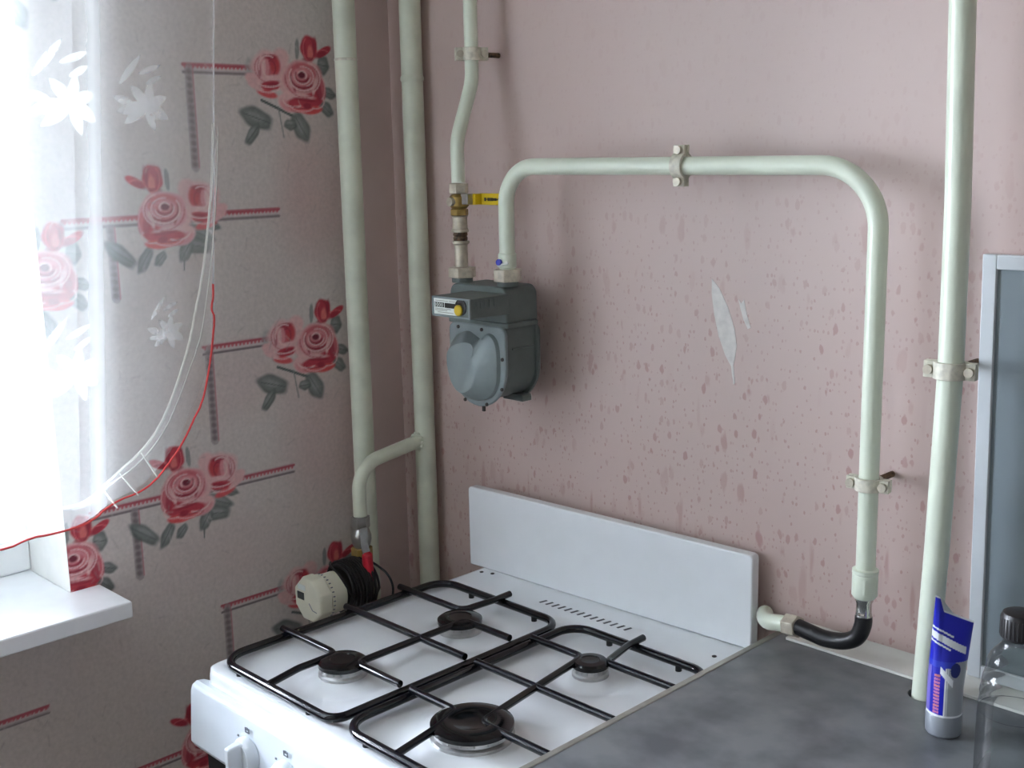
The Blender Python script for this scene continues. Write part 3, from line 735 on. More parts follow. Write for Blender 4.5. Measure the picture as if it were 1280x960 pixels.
# ================================================================== PIPES
def pclamp(parent, c, axis, rad, pin_to=None, ear=Vector((1, 0, 0)), m='clamp', wid=0.012):
    """two-piece pipe clamp with ears and screws, held off the wall by a pin"""
    c = Vector(c); ax = Vector(axis).normalized(); ear = (ear-ax*ear.dot(ax)).normalized(); out = ax.cross(ear)
    if out.y > 0: out = -out
    b = MB()
    for s_ in (1, -1):                                   # two half rings
        rings = []
        for k in range(13):
            a = math.radians(8+164*k/12); d = ear*math.cos(a)+out*math.sin(a)*s_
            rings.append([c+d*(rad+0.0005)-ax*wid/2, c+d*(rad+0.0044)-ax*wid/2, c+d*(rad+0.0044)+ax*wid/2, c+d*(rad+0.0005)+ax*wid/2])
        b.loft(rings)
    for s_ in (1, -1):
        for t_ in (0.0032, -0.0032):
            e = [c+ear*s_*(rad+0.001)+out*(t_-0.0022)-ax*wid*0.5, c+ear*s_*(rad+0.001)+out*(t_+0.0022)-ax*wid*0.5, c+ear*s_*(rad+0.001)+out*(t_+0.0022)+ax*wid*0.5, c+ear*s_*(rad+0.001)+out*(t_-0.0022)+ax*wid*0.5]
            b.loft([e, [q+ear*s_*0.012 for q in e]])
    o = b.build('pipe_clamp', M[m], parent, bevel=0.0006)
    for s_ in (1, -1):
        p_ = c+ear*s_*(rad+0.0075)
        MB().cyl(p_-out*0.008, p_+out*0.0100, 0.0048, 12).build('clamp_screw', M['nut'], o)
    if pin_to is not None:
        st_ = c+Vector((0, rad+0.001, 0)); en = Vector((c.x, pin_to, c.z))
        MB().cyl(st_, en, 0.0035, 10).build('wall_pin', M['rust'], o)
    return o

# water risers in the corner
rs1 = thing('water_riser', 'thick white riser pipe against the wallpaper edge', 'pipe', (0.040, -0.112, 0), 'white water risers in the corner')
MB().cyl((0.040, -0.112, 0.0), (0.040, -0.112, RZ), 0.0163, 24).build('pipe', M['pipe_old'], rs1)
MB().lathe([(0.0164, -0.002), (0.0174, 0), (0.0164, 0.002)], (0.040, -0.112, 1.593), seg=24).build('weld_ring', M['clamp'], rs1)
rs2 = thing('water_riser', 'thick white riser pipe with the valved branch welded on', 'pipe', (0.082, -0.024, 0), 'white water risers in the corner')
MB().cyl((0.082, -0.024, 0.0), (0.082, -0.024, RZ), 0.0160, 24).build('pipe', M['pipe_old'], rs2)
MB().lathe([(0.0161, -0.004), (0.0176, -0.001), (0.0174, 0.002), (0.0161, 0.005)], (0.082, -0.024, 1.566), seg=24).build('weld_ring', M['pipe_old'], rs2)
br_ = MB().tube(fillet([(0.082, -0.036, 1.020), (0.081, -0.155, 1.003), (0.0805, -0.155, 0.926)], 0.060, 14), 0.0105, 18).build('branch_pipe', M['pipe_old'], rs2)
wd = MB()
for k in range(10):
    a = 2*math.pi*k/10; p_ = Vector((0.082+0.0125*math.cos(a), -0.0405, 1.0195+0.0125*math.sin(a)))
    wd.lathe([(0.001, -0.003), (0.0035, 0), (0.001, 0.003)], p_, (0, 1, 0), 8)
wd.build('weld_bead', M['pipe_old'], br_)
# ball valve under the branch
bv = thing('ball_valve', 'brass ball valve with red hanging lever beside the water meter', 'valve', (0.0805, -0.155, 0.85))
VZ = 0.9255
MB().hexp((0.0805, -0.155, VZ), (0.0805, -0.155, VZ-0.018), 0.0142).build('top_nut', M['zinc'], bv, bevel=0.001)
MB().lathe([(0.011, 0.0), (0.0135, 0.004), (0.0155, 0.012), (0.0155, 0.018), (0.013, 0.026), (0.0115, 0.0295)], (0.0805, -0.155, VZ-0.048), seg=24).build('valve_body', M['zinc'], bv)
MB().hexp((0.0805, -0.155, VZ-0.0485), (0.0805, -0.155, VZ-0.070), 0.0165).build('bottom_nut', M['brass'], bv, bevel=0.001)
MB().cyl((0.092, -0.162, VZ-0.030), (0.103, -0.168, VZ-0.030), 0.006, 14).build('stem', M['zinc'], bv)
q4 = ((-0.001, -0.0065), (0.001, -0.0065), (0.001, 0.0065), (-0.001, 0.0065))
lv = MB(); lv.loft([[Vector((bx_, by_, bz_))+Vector((dx, dy, 0)) for dx, dy in q4] for bx_, by_, bz_ in ((0.1035, -0.168, VZ-0.010), (0.1035, -0.168, VZ-0.036), (0.109, -0.168, VZ-0.048), (0.110, -0.168, VZ-0.056))])
lvo = lv.build('lever', M['zinc'], bv)
gp = MB().tube([(0.1095, -0.168, VZ-0.047), (0.1105, -0.168, VZ-0.050), (0.111, -0.168, VZ-0.070), (0.111, -0.168, VZ-0.090), (0.111, -0.168, VZ-0.097)], [0.005, 0.0078, 0.0084, 0.0080, 0.004], 16)
gp.build('lever_grip', M['red_lever'], lvo)
# water meter
wm = thing('water_meter', 'cream water meter with black cable coiled round it', 'water meter', (0.085, -0.20, 0.79))
WXc, WZc = 0.085, 0.8235
MB().lathe([(0.026, 0), (0.030, 0.004), (0.030, 0.0525)], (WXc, -0.158, WZc), (0, -1, 0), 32).build('meter_body', M['steel_dark'], wm)
MB().tube([(0.0805, -0.156, 0.8550), (0.0810, -0.160, 0.848), (0.0815, -0.167, 0.835)], 0.0125, 16).build('inlet', M['brass'], wm)
MB().lathe([(0.0305, 0), (0.0305, 0.02), (0.0325, 0.022), (0.0325, 0.028), (0.029, 0.0285)], (WXc, -0.2105, WZc), (0, -1, 0), 40).build('ring', M['cream'], wm)
cap_ = MB()
oc = [(0.034*math.cos(math.radians(22.5+45*k))*1.04, 0.034*math.sin(math.radians(22.5+45*k))*1.04) for k in range(8)]
cap_.loft([[(WXc+a, -0.2395, WZc+b) for a, b in oc], [(WXc+a, -0.256, WZc+b) for a, b in oc], [(WXc+a*0.93, -0.2605, WZc+b*0.93) for a, b in oc]])
co_ = cap_.build('dial_cap', M['cream'], wm, bevel=0.0015)
MB().box(WXc-0.024, WXc-0.008, -0.2613, -0.2604, WZc-0.002, WZc+0.009).build('display', M['display'], co_, smooth=False)
MB().box(WXc-0.022, WXc-0.004, -0.2612, -0.2604, WZc+0.013, WZc+0.021).build('printed_label', M['plate'], co_, smooth=False)
MB().tube([(WXc+0.004, -0.2607, WZc-0.004), (WXc+0.012, -0.2607, WZc-0.013), (WXc+0.022, -0.2607, WZc-0.014)], 0.0006, 6).build('dial_mark', M['grey_ink'], co_)
tk = MB()
for k in range(14):
    a = math.radians(-60+k*12); R_ = 0.0327
    tk.box(WXc+R_*math.cos(a)-0.0007, WXc+R_*math.cos(a)+0.0007, -0.2370, -0.2338, WZc+R_*math.sin(a)-0.0007, WZc+R_*math.sin(a)+0.0007)
tk.build('scale_marks', M['grey_ink'], wm, smooth=False)
# coiled cable
cc = thing('coiled_cable', 'black cable wound in a coil around the cream water meter', 'cable', (WXc, -0.18, WZc))
pts = []
for k in range(26*28+1):
    t = k/28.0; a = 2*math.pi*t
    lay = int(t // 9); tt_ = (t % 9)/9.0
    yy = -0.160-0.044*(tt_ if lay % 2 == 0 else 1-tt_)
    rr = 0.0325+0.0037*lay+0.0012*math.sin(3.1*t)+0.0008*math.sin(a*2)
    pts.append((WXc+rr*math.cos(a), yy-0.0018*math.sin(a+t), WZc+rr*math.sin(a)*1.02+0.001))
MB().tube(pts, 0.0021, 7).build('winding', M['cable'], cc)
pts = catmull([(WXc+0.015, -0.160, WZc+0.040), (WXc+0.043, -0.146, WZc+0.020), (WXc+0.048, -0.140, WZc-0.008), (WXc+0.036, -0.146, WZc-0.034), (WXc+0.0, -0.160, WZc-0.043)], 8)
MB().tube(pts, 0.0018, 8).build('loose_loop', M['cable'], cc)
pts = catmull([(WXc-0.024, -0.200, WZc+0.036), (WXc-0.004, -0.214, WZc+0.0385), (WXc+0.020, -0.218, WZc+0.034), (WXc+0.036, -0.214, WZc+0.015), (WXc+0.041, -0.205, WZc-0.006)], 8)
MB().tube(pts, 0.0018, 8).build('loose_loop', M['cable'], cc)

# gas supply pipe coming down to the meter
YM = -0.090; NX1, NX2 = 0.2525, 0.3420
gs = thing('gas_supply_pipe', 'thin white gas pipe with an S bend above the yellow lever valve', 'pipe', (0.25, -0.09, 1.30))
MB().tube(fillet([(0.2415, -0.052, RZ), (0.2415, -0.052, 1.553), (0.2495, YM, 1.475), (0.2500, YM, 1.418)], [0.06, 0.06], 12), 0.0095, 20).build('pipe', M['pipe'], gs)
pclamp(gs, (0.2415, -0.052, 1.589), (0, 0, 1), 0.0095, 0.0, Vector((0.55, 0.85, 0)), wid=0.017)
val = MB().hexp((0.2502, YM, 1.4175), (0.2502, YM, 1.4035), 0.0135).build('valve', M['nut'], gs, bevel=0.001); val['label'] = 'small brass gas valve with yellow lever'
MB().lathe([(0.010, 0), (0.0135, 0.004), (0.0135, 0.016), (0.010, 0.020)], (0.2503, YM, 1.383), seg=20).build('valve_ball', M['brass'], val)
MB().cyl((0.2503, YM, 1.393), (0.2503, YM-0.018, 1.393), 0.006, 14).build('valve_stem', M['nut'], val)
MB().hexp((0.2505, YM, 1.3828), (0.2505, YM, 1.374), 0.0125).build('valve_collar', M['brass'], val, bevel=0.0008)
MB().box(0.2600, 0.2735, YM-0.006, YM+0.006, 1.389, 1.4035).build('lever_root', M['zinc'], val, bevel=0.001)
lev = MB().box(0.2735, 0.327, YM+0.016, YM+0.0185, 1.388, 1.4035)
lev.box(0.262, 0.278, YM+0.004, YM+0.0185, 1.3885, 1.403)
levo = lev.build('yellow_lever', M['yellow'], val, bevel=0.0008)
# tiny dark print on the lever
tx = MB(); x = 0.284
for k, (w_, h_) in enumerate(((0.0032, 0.0045), (0.0012, 0.0012), (0.0026, 0.0042), (0.0026, 0.0042), (0.0030, 0.0042), (0.0026, 0.0036), (0.0026, 0.0038), (0.0018, 0.002), (0.001, 0.004))):
    tx.box(x, x+w_, YM+0.0154, YM+0.0161, 1.3955-h_/2, 1.3955+h_/2); x += w_+0.0009
tx.build('lever_print', M['black_ink'], val, smooth=False)
MB().lathe([(0.0120, 0), (0.0122, 0.003), (0.0105, 0.005), (0.0100, 0.020), (0.0118, 0.022)], (0.2507, YM, 1.3515), seg=18).build('nipple', M['nut'], gs)
MB().lathe([(0.0095, 0), (0.0100, 0.004), (0.0088, 0.006), (0.0102, 0.008), (0.0092, 0.0115)], (0.2510, YM, 1.3398), seg=18).build('rusty_thread', M['rust'], gs)
MB().lathe([(0.0090, 0), (0.0092, 0.030), (0.0120, 0.0325), (0.0118, 0.0355)], (0.2516, YM, 1.304), seg=18).build('union_tail', M['nut'], gs)
MB().hexp((NX1, YM, 1.3035), (NX1, YM, 1.2895), 0.0195).build('union_nut', M['nut'], gs, bevel=0.0012)

# gas meter
gm = thing('gas_meter', 'grey gas meter hanging from two pipe unions on the pink wall', 'gas meter', (0.301, -0.08, 1.11))
BX0, BX1, BYF, BYB = 0.246, 0.357, -0.112, -0.050
up_ = rrect(BX0, BX1, 1.2355, 1.2835, [0.002, 0.014, 0.014, 0.002])
MB().prism(up_, XZ, BYF+0.004, BYB).build('upper_body', M['meter_dark'], gm, bevel=0.005, segs=3)
def shield(x0, x1, zt, zs, zb, rt=0.010, n=10):
    xc = (x0+x1)/2; w = (x1-x0)/2; o = []
    for k in range(2*n+1):
        a = math.pi+math.pi*k/(2*n); o.append((xc+w*math.cos(a), zs+(zs-zb)*math.sin(a)))
    for k in range(n//2+1):
        a = math.radians(90*k/(n//2)); o.append((x1-rt+rt*math.cos(a), zt-rt+rt*math.sin(a)))
    for k in range(n//2+1):
        a = math.radians(90+90*k/(n//2)); o.append((x0+rt+rt*math.cos(a), zt-rt+rt*math.sin(a)))
    return o
MB().prism(shield(BX0+0.004, BX1-0.004, 1.232, 1.176, 1.126, 0.004), XZ, BYF+0.006, BYB+0.002).build('lower_body', M['meter_dark'], gm, bevel=0.003)
MB().box(BX0-0.002, BX1+0.004, BYF+0.002, BYB-0.003, 1.2295, 1.2365).build('flange', M['meter_dark'], gm, bevel=0.0015)
MB().prism(shield(BX0, BX1+0.001, 1.231, 1.176, 1.119, 0.012), XZ, BYB+0.004, BYB-0.001).build('back_flange', M['meter_dark'], gm, bevel=0.0012)
MB().box(BX1-0.0065, BX1-0.002, BYF+0.016, BYB-0.004, 1.1985, 1.2015).build('side_rib', M['meter_dark'], gm, bevel=0.001)
fc = MB().prism(shield(BX0, BX1, 1.231, 1.176, 1.118, 0.012), XZ, BYF+0.0055, BYF).build('front_cover', M['meter'], gm, bevel=0.0018)
# pressed bulge of the cover
base = [(.10, .27), (.20, .14), (.36, .09), (.50, .14), (.60, .17), (.70, .09), (.83, .12), (.90, .25), (.91, .5), (.88, .7), (.76, .85), (.56, .92), (.35, .9), (.2, .78), (.11, .62), (.08, .42)]
topo = [(.15, .36), (.24, .27), (.38, .22), (.52, .20), (.60, .22), (.615, .30), (.58, .40), (.60, .52), (.61, .64), (.56, .74), (.47, .80), (.38, .82), (.29, .79), (.21, .70), (.16, .58), (.14, .47)]
W_, H_ = BX1-BX0, 1.231-1.118
cv_ = lambda L_, d: [(BX0+a*W_, d, 1.231-b*H_) for a, b in [tuple(q) for q in catmull(L_, 5, True)]]
def mixo(t): return [tuple(np.array(a)*(1-t)+np.array(b)*t) for a, b in zip(base, topo)]
MB().loft([cv_(mixo(0), BYF+0.0005), cv_(mixo(0.06), BYF-0.005), cv_(mixo(0.3), BYF-0.0100), cv_(mixo(0.9), BYF-0.0185), cv_(mixo(1.0), BYF-0.0195)]).build('cover_bulge', M['meter'], fc, angle=24)
for (a, b) in ((.18, .055), (.60, .055), (.04, .36), (.04, .72), (.27, .945), (.66, .955), (.93, .74), (.95, .38)):
    MB().lathe([(0.0026, 0), (0.0024, 0.0015), (0.001, 0.002)], (BX0+a*W_, BYF, 1.231-b*H_), (0, -1, 0), 10).build('cover_screw', M['steel_dark'], fc)
MB().box(BX0+0.062, BX0+0.066, BYF+0.001, BYF+0.004, 1.112, 1.120).build('seal_tab', M['steel_dark'], gm, smooth=False)
MB().box(BX1-0.050, BX1-0.012, BYB-0.020, BYB-0.002, 1.123, 1.132).build('foot_rib', M['meter_dark'], gm, bevel=0.001)
# index head
IX0, IX1, IYF, IZ0, IZ1 = 0.289, 0.3615, -0.176, 1.2495, 1.2755
ib = MB().box(IX0, IX1, IYF, BYF+0.006, IZ0, IZ1).build('index_box', M['meter_dark'], gm, bevel=0.0012)
fz = MB(); t_ = 0.0022
fz.box(IX0, IX1, IYF-0.002, IYF, IZ0, IZ0+t_); fz.box(IX0, IX1, IYF-0.002, IYF, IZ1-t_, IZ1); fz.box(IX0, IX0+t_, IYF-0.002, IYF, IZ0+t_, IZ1-t_); fz.box(IX1-t_, IX1, IYF-0.002, IYF, IZ0+t_, IZ1-t_)
fz.build('index_bezel', M['meter'], ib, smooth=False)
MB().box(IX0+0.0024, IX0+0.047, IYF-0.0008, IYF+0.0002, IZ0+0.0028, IZ1-0.0028).build('index_plate', M['plate'], ib, smooth=False)
dg = MB(); dg.box(IX0+0.004, IX0+0.0225, IYF-0.0011, IYF-0.0007, IZ0+0.0122, IZ0+0.0182); dg.box(IX0+0.024, IX0+0.044, IYF-0.0011, IYF-0.0007, IZ0+0.0118, IZ0+0.0182)
dgo = dg.build('digit_window', M['black_ink'], ib, smooth=False)
for k in range(4):
    xx = IX0+0.0056+k*0.0045; zz = IZ0+0.0152
    nb = MB(); nb.tube([(xx+0.0013*math.cos(a), IYF-0.0013, zz+0.0022*math.sin(a)) for a in np.linspace(0, 2*math.pi, 14)[:-1]], 0.0004, 5, loop=True)
    nb.build('digit', M['plate'], ib, smooth=False)
pr_ = MB()
for (x0, x1, z) in ((0.006, 0.030, 0.0205), (0.033, 0.043, 0.0205), (0.005, 0.036, 0.0100), (0.005, 0.028, 0.0080), (0.010, 0.040, 0.0055)):
    x = IX0+x0
    while x < IX0+x1:
        w_ = random.uniform(0.0006, 0.0014); pr_.box(x, x+w_, IYF-0.0011, IYF-0.0007, IZ0+z-0.0005, IZ0+z+0.0005); x += w_+0.0005
pr_.build('index_print', M['alu_edge'], ib, smooth=False)
MB().lathe([(0.0105, 0.0), (0.0105, 0.0018)], (IX0+0.0545, IYF+0.0004, IZ0+0.0145), (0, -1, 0), 24).build('seal_recess', M['dark'], ib)
MB().lathe([(0.0072, 0.0), (0.0072, 0.0025), (0.0058, 0.0036)], (IX0+0.052, IYF-0.0012, IZ0+0.0105), (0, -1, 0), 20).build('brass_seal', M['seal'], ib)
fin = MB()
for k in range(5): fin.box(IX1-0.0005, IX1+0.0012, -0.168+k*0.008, -0.164+k*0.008, IZ1-0.013, IZ1-0.003)
fin.build('side_fins', M['meter_dark'], ib, smooth=False)

for nx_ in (NX1, NX2):
    MB().lathe([(0.0145, 0), (0.0145, 0.006)], (nx_, YM, 1.2832), seg=20).build('neck', M['meter_dark'], gm)

# gas outlet pipe: up, across the wall and down to the hose
go = thing('gas_outlet_pipe', 'long white pipe arching across the pink wall from the gas meter', 'pipe', (0.6, -0.06, 1.30))
MB().tube(fillet([(NX2, YM, 1.306), (NX2, YM, 1.439), (0.8505, -0.052, 1.437), (0.8515, -0.052, 0.998)], [0.048, 0.066], 16), 0.0105, 22).build('pipe', M['pipe'], go)
MB().hexp((NX2, YM, 1.3060), (NX2, YM, 1.2895), 0.0195).build('union_nut', M['nut'], go, bevel=0.0012)
MB().lathe([(0.0106, 0), (0.0122, 0.001), (0.0122, 0.018), (0.0106, 0.020)], (NX2, YM, 1.3075), seg=20).build('sleeve', M['pipe'], go)
ws = MB(); ws.tube(catmull([(NX2-0.013, YM-0.004, 1.312), (NX2-0.002, YM-0.0135, 1.3115), (NX2+0.010, YM-0.0085, 1.315)], 6), 0.0022, 8)
ws.build('seal_wire', M['plate'], go)
MB().lathe([(0.001, 0), (0.0042, 0.0005), (0.0042, 0.004), (0.001, 0.0045)], (NX2-0.001, YM-0.0125, 1.3155), (0.1, -1, 0.1), 14).build('blue_seal', M['blue_seal'], go)
# clamp on the level run; ears stand up and down
xa = 0.611; ya = YM+(xa-NX2)/(0.8505-NX2)*(0.038)
adir = Vector((0.8505-NX2, 0.038, -0.002))
pclamp(go, (xa, ya, 1.438), adir, 0.0105, None, Vector((0, 0, 1)), wid=0.015)
MB().cyl((xa, ya+0.012, 1.438), (xa, 0.0, 1.438), 0.0035, 10).build('wall_pin', M['rust'], go)
pclamp(go, (0.8513, -0.052, 1.100), (0, 0, 1), 0.0105, 0.0, Vector((0.95, 0.1, 0)), wid=0.014)
MB().lathe([(0.0108, 0.034), (0.0142, 0.033), (0.0142, 0.029), (0.0132, 0.028), (0.0140, 0.026), (0.0140, 0.004), (0.0112, 0.0)], (0.8515, -0.052, 0.9705), seg=20).build('coupling', M['pipe'], go)
MB().hexp((0.8515, -0.052, 0.9955), (0.8515, -0.052, 0.977), 0.0152).build('coupling_nut', M['pipe'], go, bevel=0.0012)

# black flexible hose to the stove
gh = thing('gas_hose', 'short black rubber gas hose curving from the white pipe to the stove', 'hose', (0.80, -0.05, 0.90))
MB().lathe([(0.0085, 0), (0.0092, 0.003), (0.0085, 0.005), (0.0085, 0.017), (0.0098, 0.019), (0.0098, 0.0225)], (0.8515, -0.052, 0.948), seg=20).build('crimp_sleeve', M['chrome'], gh)
MB().tube(catmull([(0.8515, -0.052, 0.949), (0.8512, -0.0525, 0.938), (0.845, -0.0535, 0.923), (0.829, -0.0535, 0.9135), (0.806, -0.0525, 0.9095), (0.785, -0.051, 0.9105), (0.768, -0.0495, 0.912)], 8), 0.0095, 18).build('hose', M['hose'], gh)
MB().hexp((0.7690, -0.0495, 0.912), (0.752, -0.048, 0.910), 0.0135).build('hose_nut', M['nut'], gh, bevel=0.001)
MB().tube(catmull([(0.752, -0.048, 0.910), (0.738, -0.046, 0.9075), (0.722, -0.040, 0.903), (0.708, -0.026, 0.900), (0.700, -0.0125, 0.899)], 6), 0.0098, 16).build('inlet_tail', M['pipe'], gh)
pst = MB().tube(catmull([(0.753, -0.0475, 0.9205), (0.744, -0.046, 0.921), (0.736, -0.045, 0.917), (0.729, -0.043, 0.913)], 5), [0.002]+[0.004]*8+[0.005]*7, 10) if False else None

# tall pipe on the right
rp = thing('gas_riser', 'tall white pipe passing down through the worktop beside the grey panel', 'pipe', (PX, PY, 0))
MB().tube([(PX-0.002, PY+0.001, 0.0), (PX-0.001, PY, 0.70), (PX, PY, ZW), (PX+0.006, PY, 1.05), (PX+0.0105, PY, 1.24), (PX+0.009, PY, 1.40), (PX+0.003, PY, 1.6), (PX, PY, 1.9), (PX, PY, RZ)], PR, 24).build('pipe', M['pipe'], rp)
pclamp(rp, (PX+0.0105, PY, 1.236), (0, 0, 1), PR, 0.0, Vector((0.95, 0.12, 0)), wid=0.017)

# panel standing on the cove against the wall
wp = thing('splash_panel', 'pale blue-grey board with white edging leaning on the pink wall', 'panel', (1.2, -0.01, 0.898))
lean = math.radians(1.1)
def PF(a, b, d): return (0.9525+a*math.cos(lean)-b*math.sin(lean)*1.0, d, 0.8985+a*math.sin(lean)*0+b*math.cos(lean))
PW, PH, fw = 0.62, 0.449, 0.0145
MB().prism([(fw, fw), (PW-fw, fw), (PW-fw, PH-fw), (fw, PH-fw)], PF, -0.001, -0.009).build('board', M['board'], wp, smooth=False)
for q in ([(0, 0), (fw, 0), (fw, PH), (0, PH)], [(PW-fw, 0), (PW, 0), (PW, PH), (PW-fw, PH)], [(fw, 0), (PW-fw, 0), (PW-fw, fw), (fw, fw)], [(fw, PH-fw), (PW-fw, PH-fw), (PW-fw, PH), (fw, PH)]):
    MB().prism(q, PF, -0.001, -0.0125).build('edge_strip', M['board_edge'], wp, bevel=0.001)

# ================================================================== TUBE AND BOTTLE
tb = thing('squeeze_tube', 'blue and silver squeeze tube standing on its cap by the white pipe', 'tube', (0.980, -0.124, ZW))
TC = Vector((0.980, -0.124, ZW+0.0005)); va = math.radians(38)        # the flat of the crimp is turned towards the room
e1 = Vector((math.cos(va), math.sin(va), 0)); e2 = Vector((-math.sin(va), math.cos(va), 0))
MB().lathe([(0.0155, 0), (0.0170, 0.002), (0.0175, 0.020), (0.0168, 0.022)], TC, seg=32).build('cap', M['silver_cap'], tb)
nA, nZ = 220, 170
tv = []; tc_ = []
BLUE, BLUE2, SILV, WHT, PNK, NAVY = lin((22, 32, 176)), lin((40, 60, 190)), lin((160, 166, 172)), lin((228, 232, 236)), lin((196, 120, 160)), lin((24, 40, 110))
for i in range(nZ+1):
    h = i/nZ
    for j in range(nA):
        a = 2*math.pi*j/nA
        ca, sa = math.cos(a), math.sin(a)
        # the crimped end is cut on a slant: taller at its left, with a torn nick
        top = 0.108 - 0.014*(ca*0.5+0.5) + (0.012 if ca < -0.55 else 0.0)*min(1, (-ca-0.55)/0.2)
        z = 0.0225+h*(top)
        k = max(0, (h-0.30)/0.70)
        A = 0.0168*(1-k)+0.0185*k; Bv = 0.0168*(1-k)**0.8+0.0008
        p_ = TC+e1*(A*ca + 0.005*k)+e2*(Bv*sa)+Vector((0, 0, z))
        tv.append(tuple(p_))
        # print: s runs across the visible front (-1 left .. 1 right)
        s_ = ca; front = sa < 0.15
        c = SILV
        zz = z-0.0225
        if zz > 0.056: c = BLUE
        if zz > 0.056 and abs(zz-(0.073-0.009*s_)) < 0.0035 and s_ < 0.75: c = WHT
        if abs(zz-(0.080-0.009*s_)) < 0.0009 and s_ < 0.0: c = WHT
        if abs(zz-(0.0665-0.009*s_)) < 0.0009 and s_ < -0.1: c = WHT
        if 0.050 < zz <= 0.056: c = BLUE2 if s_ < 0.2 else SILV
        if zz <= 0.050:
            if s_ < -0.30: c = BLUE
            if s_ < -0.93: c = lin((120, 110, 190))
            if -0.80 < s_ < -0.52 and zz < 0.044:
                q = (zz*1000) % 3.4
                if q < 2.3: c = PNK if (int(zz*1000/3.4) % 3) else lin((210, 130, 130))
            if -0.30 <= s_ < -0.22: c = WHT
            if -0.16 <= s_ < -0.12: c = WHT
        d_ = zz-(0.046-0.018*(s_+0.45))
        if abs(d_) < 0.0035 and -0.55 < s_ < 0.15: c = WHT
        if ((s_-0.25)/0.28)**2+((zz-0.048)/0.007)**2 < 1: c = NAVY
        if zz < 0.0022: c = WHT
        if h > 0.985: c = WHT
        tc_.append((*c, 1.0))
tf = [(i*nA+j, i*nA+(j+1) % nA, (i+1)*nA+(j+1) % nA, (i+1)*nA+j) for i in range(nZ) for j in range(nA)]
tf.append(tuple(reversed(range(nA)))); tf.append(tuple(nZ*nA+j for j in range(nA)))
tm = MB().add(tv, tf)
to = tm.build('tube_body', M['print'], tb)
at = to.data.color_attributes.new('print', 'FLOAT_COLOR', 'POINT'); at.data.foreach_set('color', np.array(tc_, np.float32).ravel())

bt = thing('plastic_bottle', 'clear plastic bottle with black screw cap on the worktop', 'bottle', (1.110, -0.286, ZW))
BC = (1.110, -0.286, ZW+0.0003)
prof = [(0.020, 0.003), (0.024, 0.0), (0.030, 0.004), (0.0315, 0.012), (0.0315, 0.050), (0.0305, 0.054), (0.0315, 0.058), (0.0315, 0.120), (0.0305, 0.126), (0.0312, 0.131), (0.0300, 0.137), (0.0305, 0.142), (0.0290, 0.148), (0.0290, 0.152), (0.0260, 0.162), (0.0215, 0.172), (0.0150, 0.180), (0.0120, 0.185), (0.0120, 0.192)]
prof = [(a*0.88 if b < 0.17 else a, b) for a, b in prof]
bo = MB().lathe([tuple(q) for q in catmull(prof, 4)], BC, seg=48, cap=False).build('bottle_body', M['bottle'], bt, angle=60)
MB().lathe([(0.0128, 0.1885), (0.0142, 0.190), (0.0142, 0.207), (0.0130, 0.2095), (0.011, 0.2105)], BC, seg=40).build('cap', M['bottle_cap'], bt)
rb = MB()
for k in range(30):
    a = 2*math.pi*k/30; rb.cyl((BC[0]+0.0142*math.cos(a), BC[1]+0.0142*math.sin(a), BC[2]+0.191), (BC[0]+0.0142*math.cos(a), BC[1]+0.0142*math.sin(a), BC[2]+0.206), 0.0005, 5)
rb.build('cap_ridges', M['bottle_cap'], bt)

# ================================================================== CURTAIN
ct = thing('sheer_curtain', 'sheer white embroidered curtain with red edging over the window', 'curtain', (0.14, -0.9, 1.03))
XC = 0.14
plan = [(0.0, 0.000), (0.006, 0.004), (0.016, 0.005), (0.028, -0.003), (0.050, -0.004), (0.09, 0.002), (0.125, 0.0), (0.145, 0.006), (0.158, 0.014), (0.172, 0.025), (0.186, 0.033), (0.200, 0.036), (0.218, 0.034), (0.245, 0.026)]
uu = 0.245; k = 0
while uu < 1.95:
    uu += 0.035; k += 1
    plan.append((uu, 0.018+0.018*math.sin(k*1.05)+0.006*math.sin(k*2.3)))
PLc = catmull(plan, 5)
def y_r(z): return -0.381-0.08*(1.646-z)
red_pts = [(-0.715, 1.041), (-0.630, 1.045), (-0.566, 1.053), (-0.522, 1.063), (-0.485, 1.089), (-0.461, 1.116), (-0.44, 1.159), (-0.4255, 1.207), (-0.4165, 1.247)]
ry = np.array([q[0] for q in red_pts]); rz = np.array([q[1] for q in red_pts])
def zbot(y): return float(np.interp(y, np.concatenate([[-2.2, -1.2, -0.9], ry]), np.concatenate([[1.11, 1.042, 1.041], rz])))
NZ = 46; fv = []; ncol = len(PLc)
def cpt(uv, dx, z):
    amp = 0.75+0.25*min(1, max(0, (2.3-z)/1.2))
    return (XC+dx*amp, y_r(min(z, 1.75))-uv, z)
for (uv, dx) in PLc:
    yb = y_r(1.22)-uv
    zb = zbot(yb)
    for i in range(NZ+1):
        t = i/NZ; z = zb+(2.38-zb)*t**1.25
        fv.append(cpt(uv, dx, z))
ff = [(c*(NZ+1)+i, (c+1)*(NZ+1)+i, (c+1)*(NZ+1)+i+1, c*(NZ+1)+i+1) for c in range(ncol-1) for i in range(NZ)]
fab = MB().add(fv, ff).build('voile', M['voile'], ct, angle=180)
# second layer of the gathered cloth behind the first, on the window side
fv = []; L2 = [(a, b) for a, b in PLc if a > 0.178]
for (uv, dx) in L2:
    zb = zbot(y_r(1.22)-uv)+0.012
    for i in range(NZ+1):
        t = i/NZ; z = zb+(2.38-zb)*t**1.25
        q = cpt(uv, dx, z); fv.append((q[0]-0.018-0.010*math.sin(uv*40), q[1], q[2]))
ff = [(c*(NZ+1)+i, (c+1)*(NZ+1)+i, (c+1)*(NZ+1)+i+1, c*(NZ+1)+i+1) for c in range(len(L2)-1) for i in range(NZ)]
MB().add(fv, ff).build('voile_lining', M['lining'], ct, angle=180)
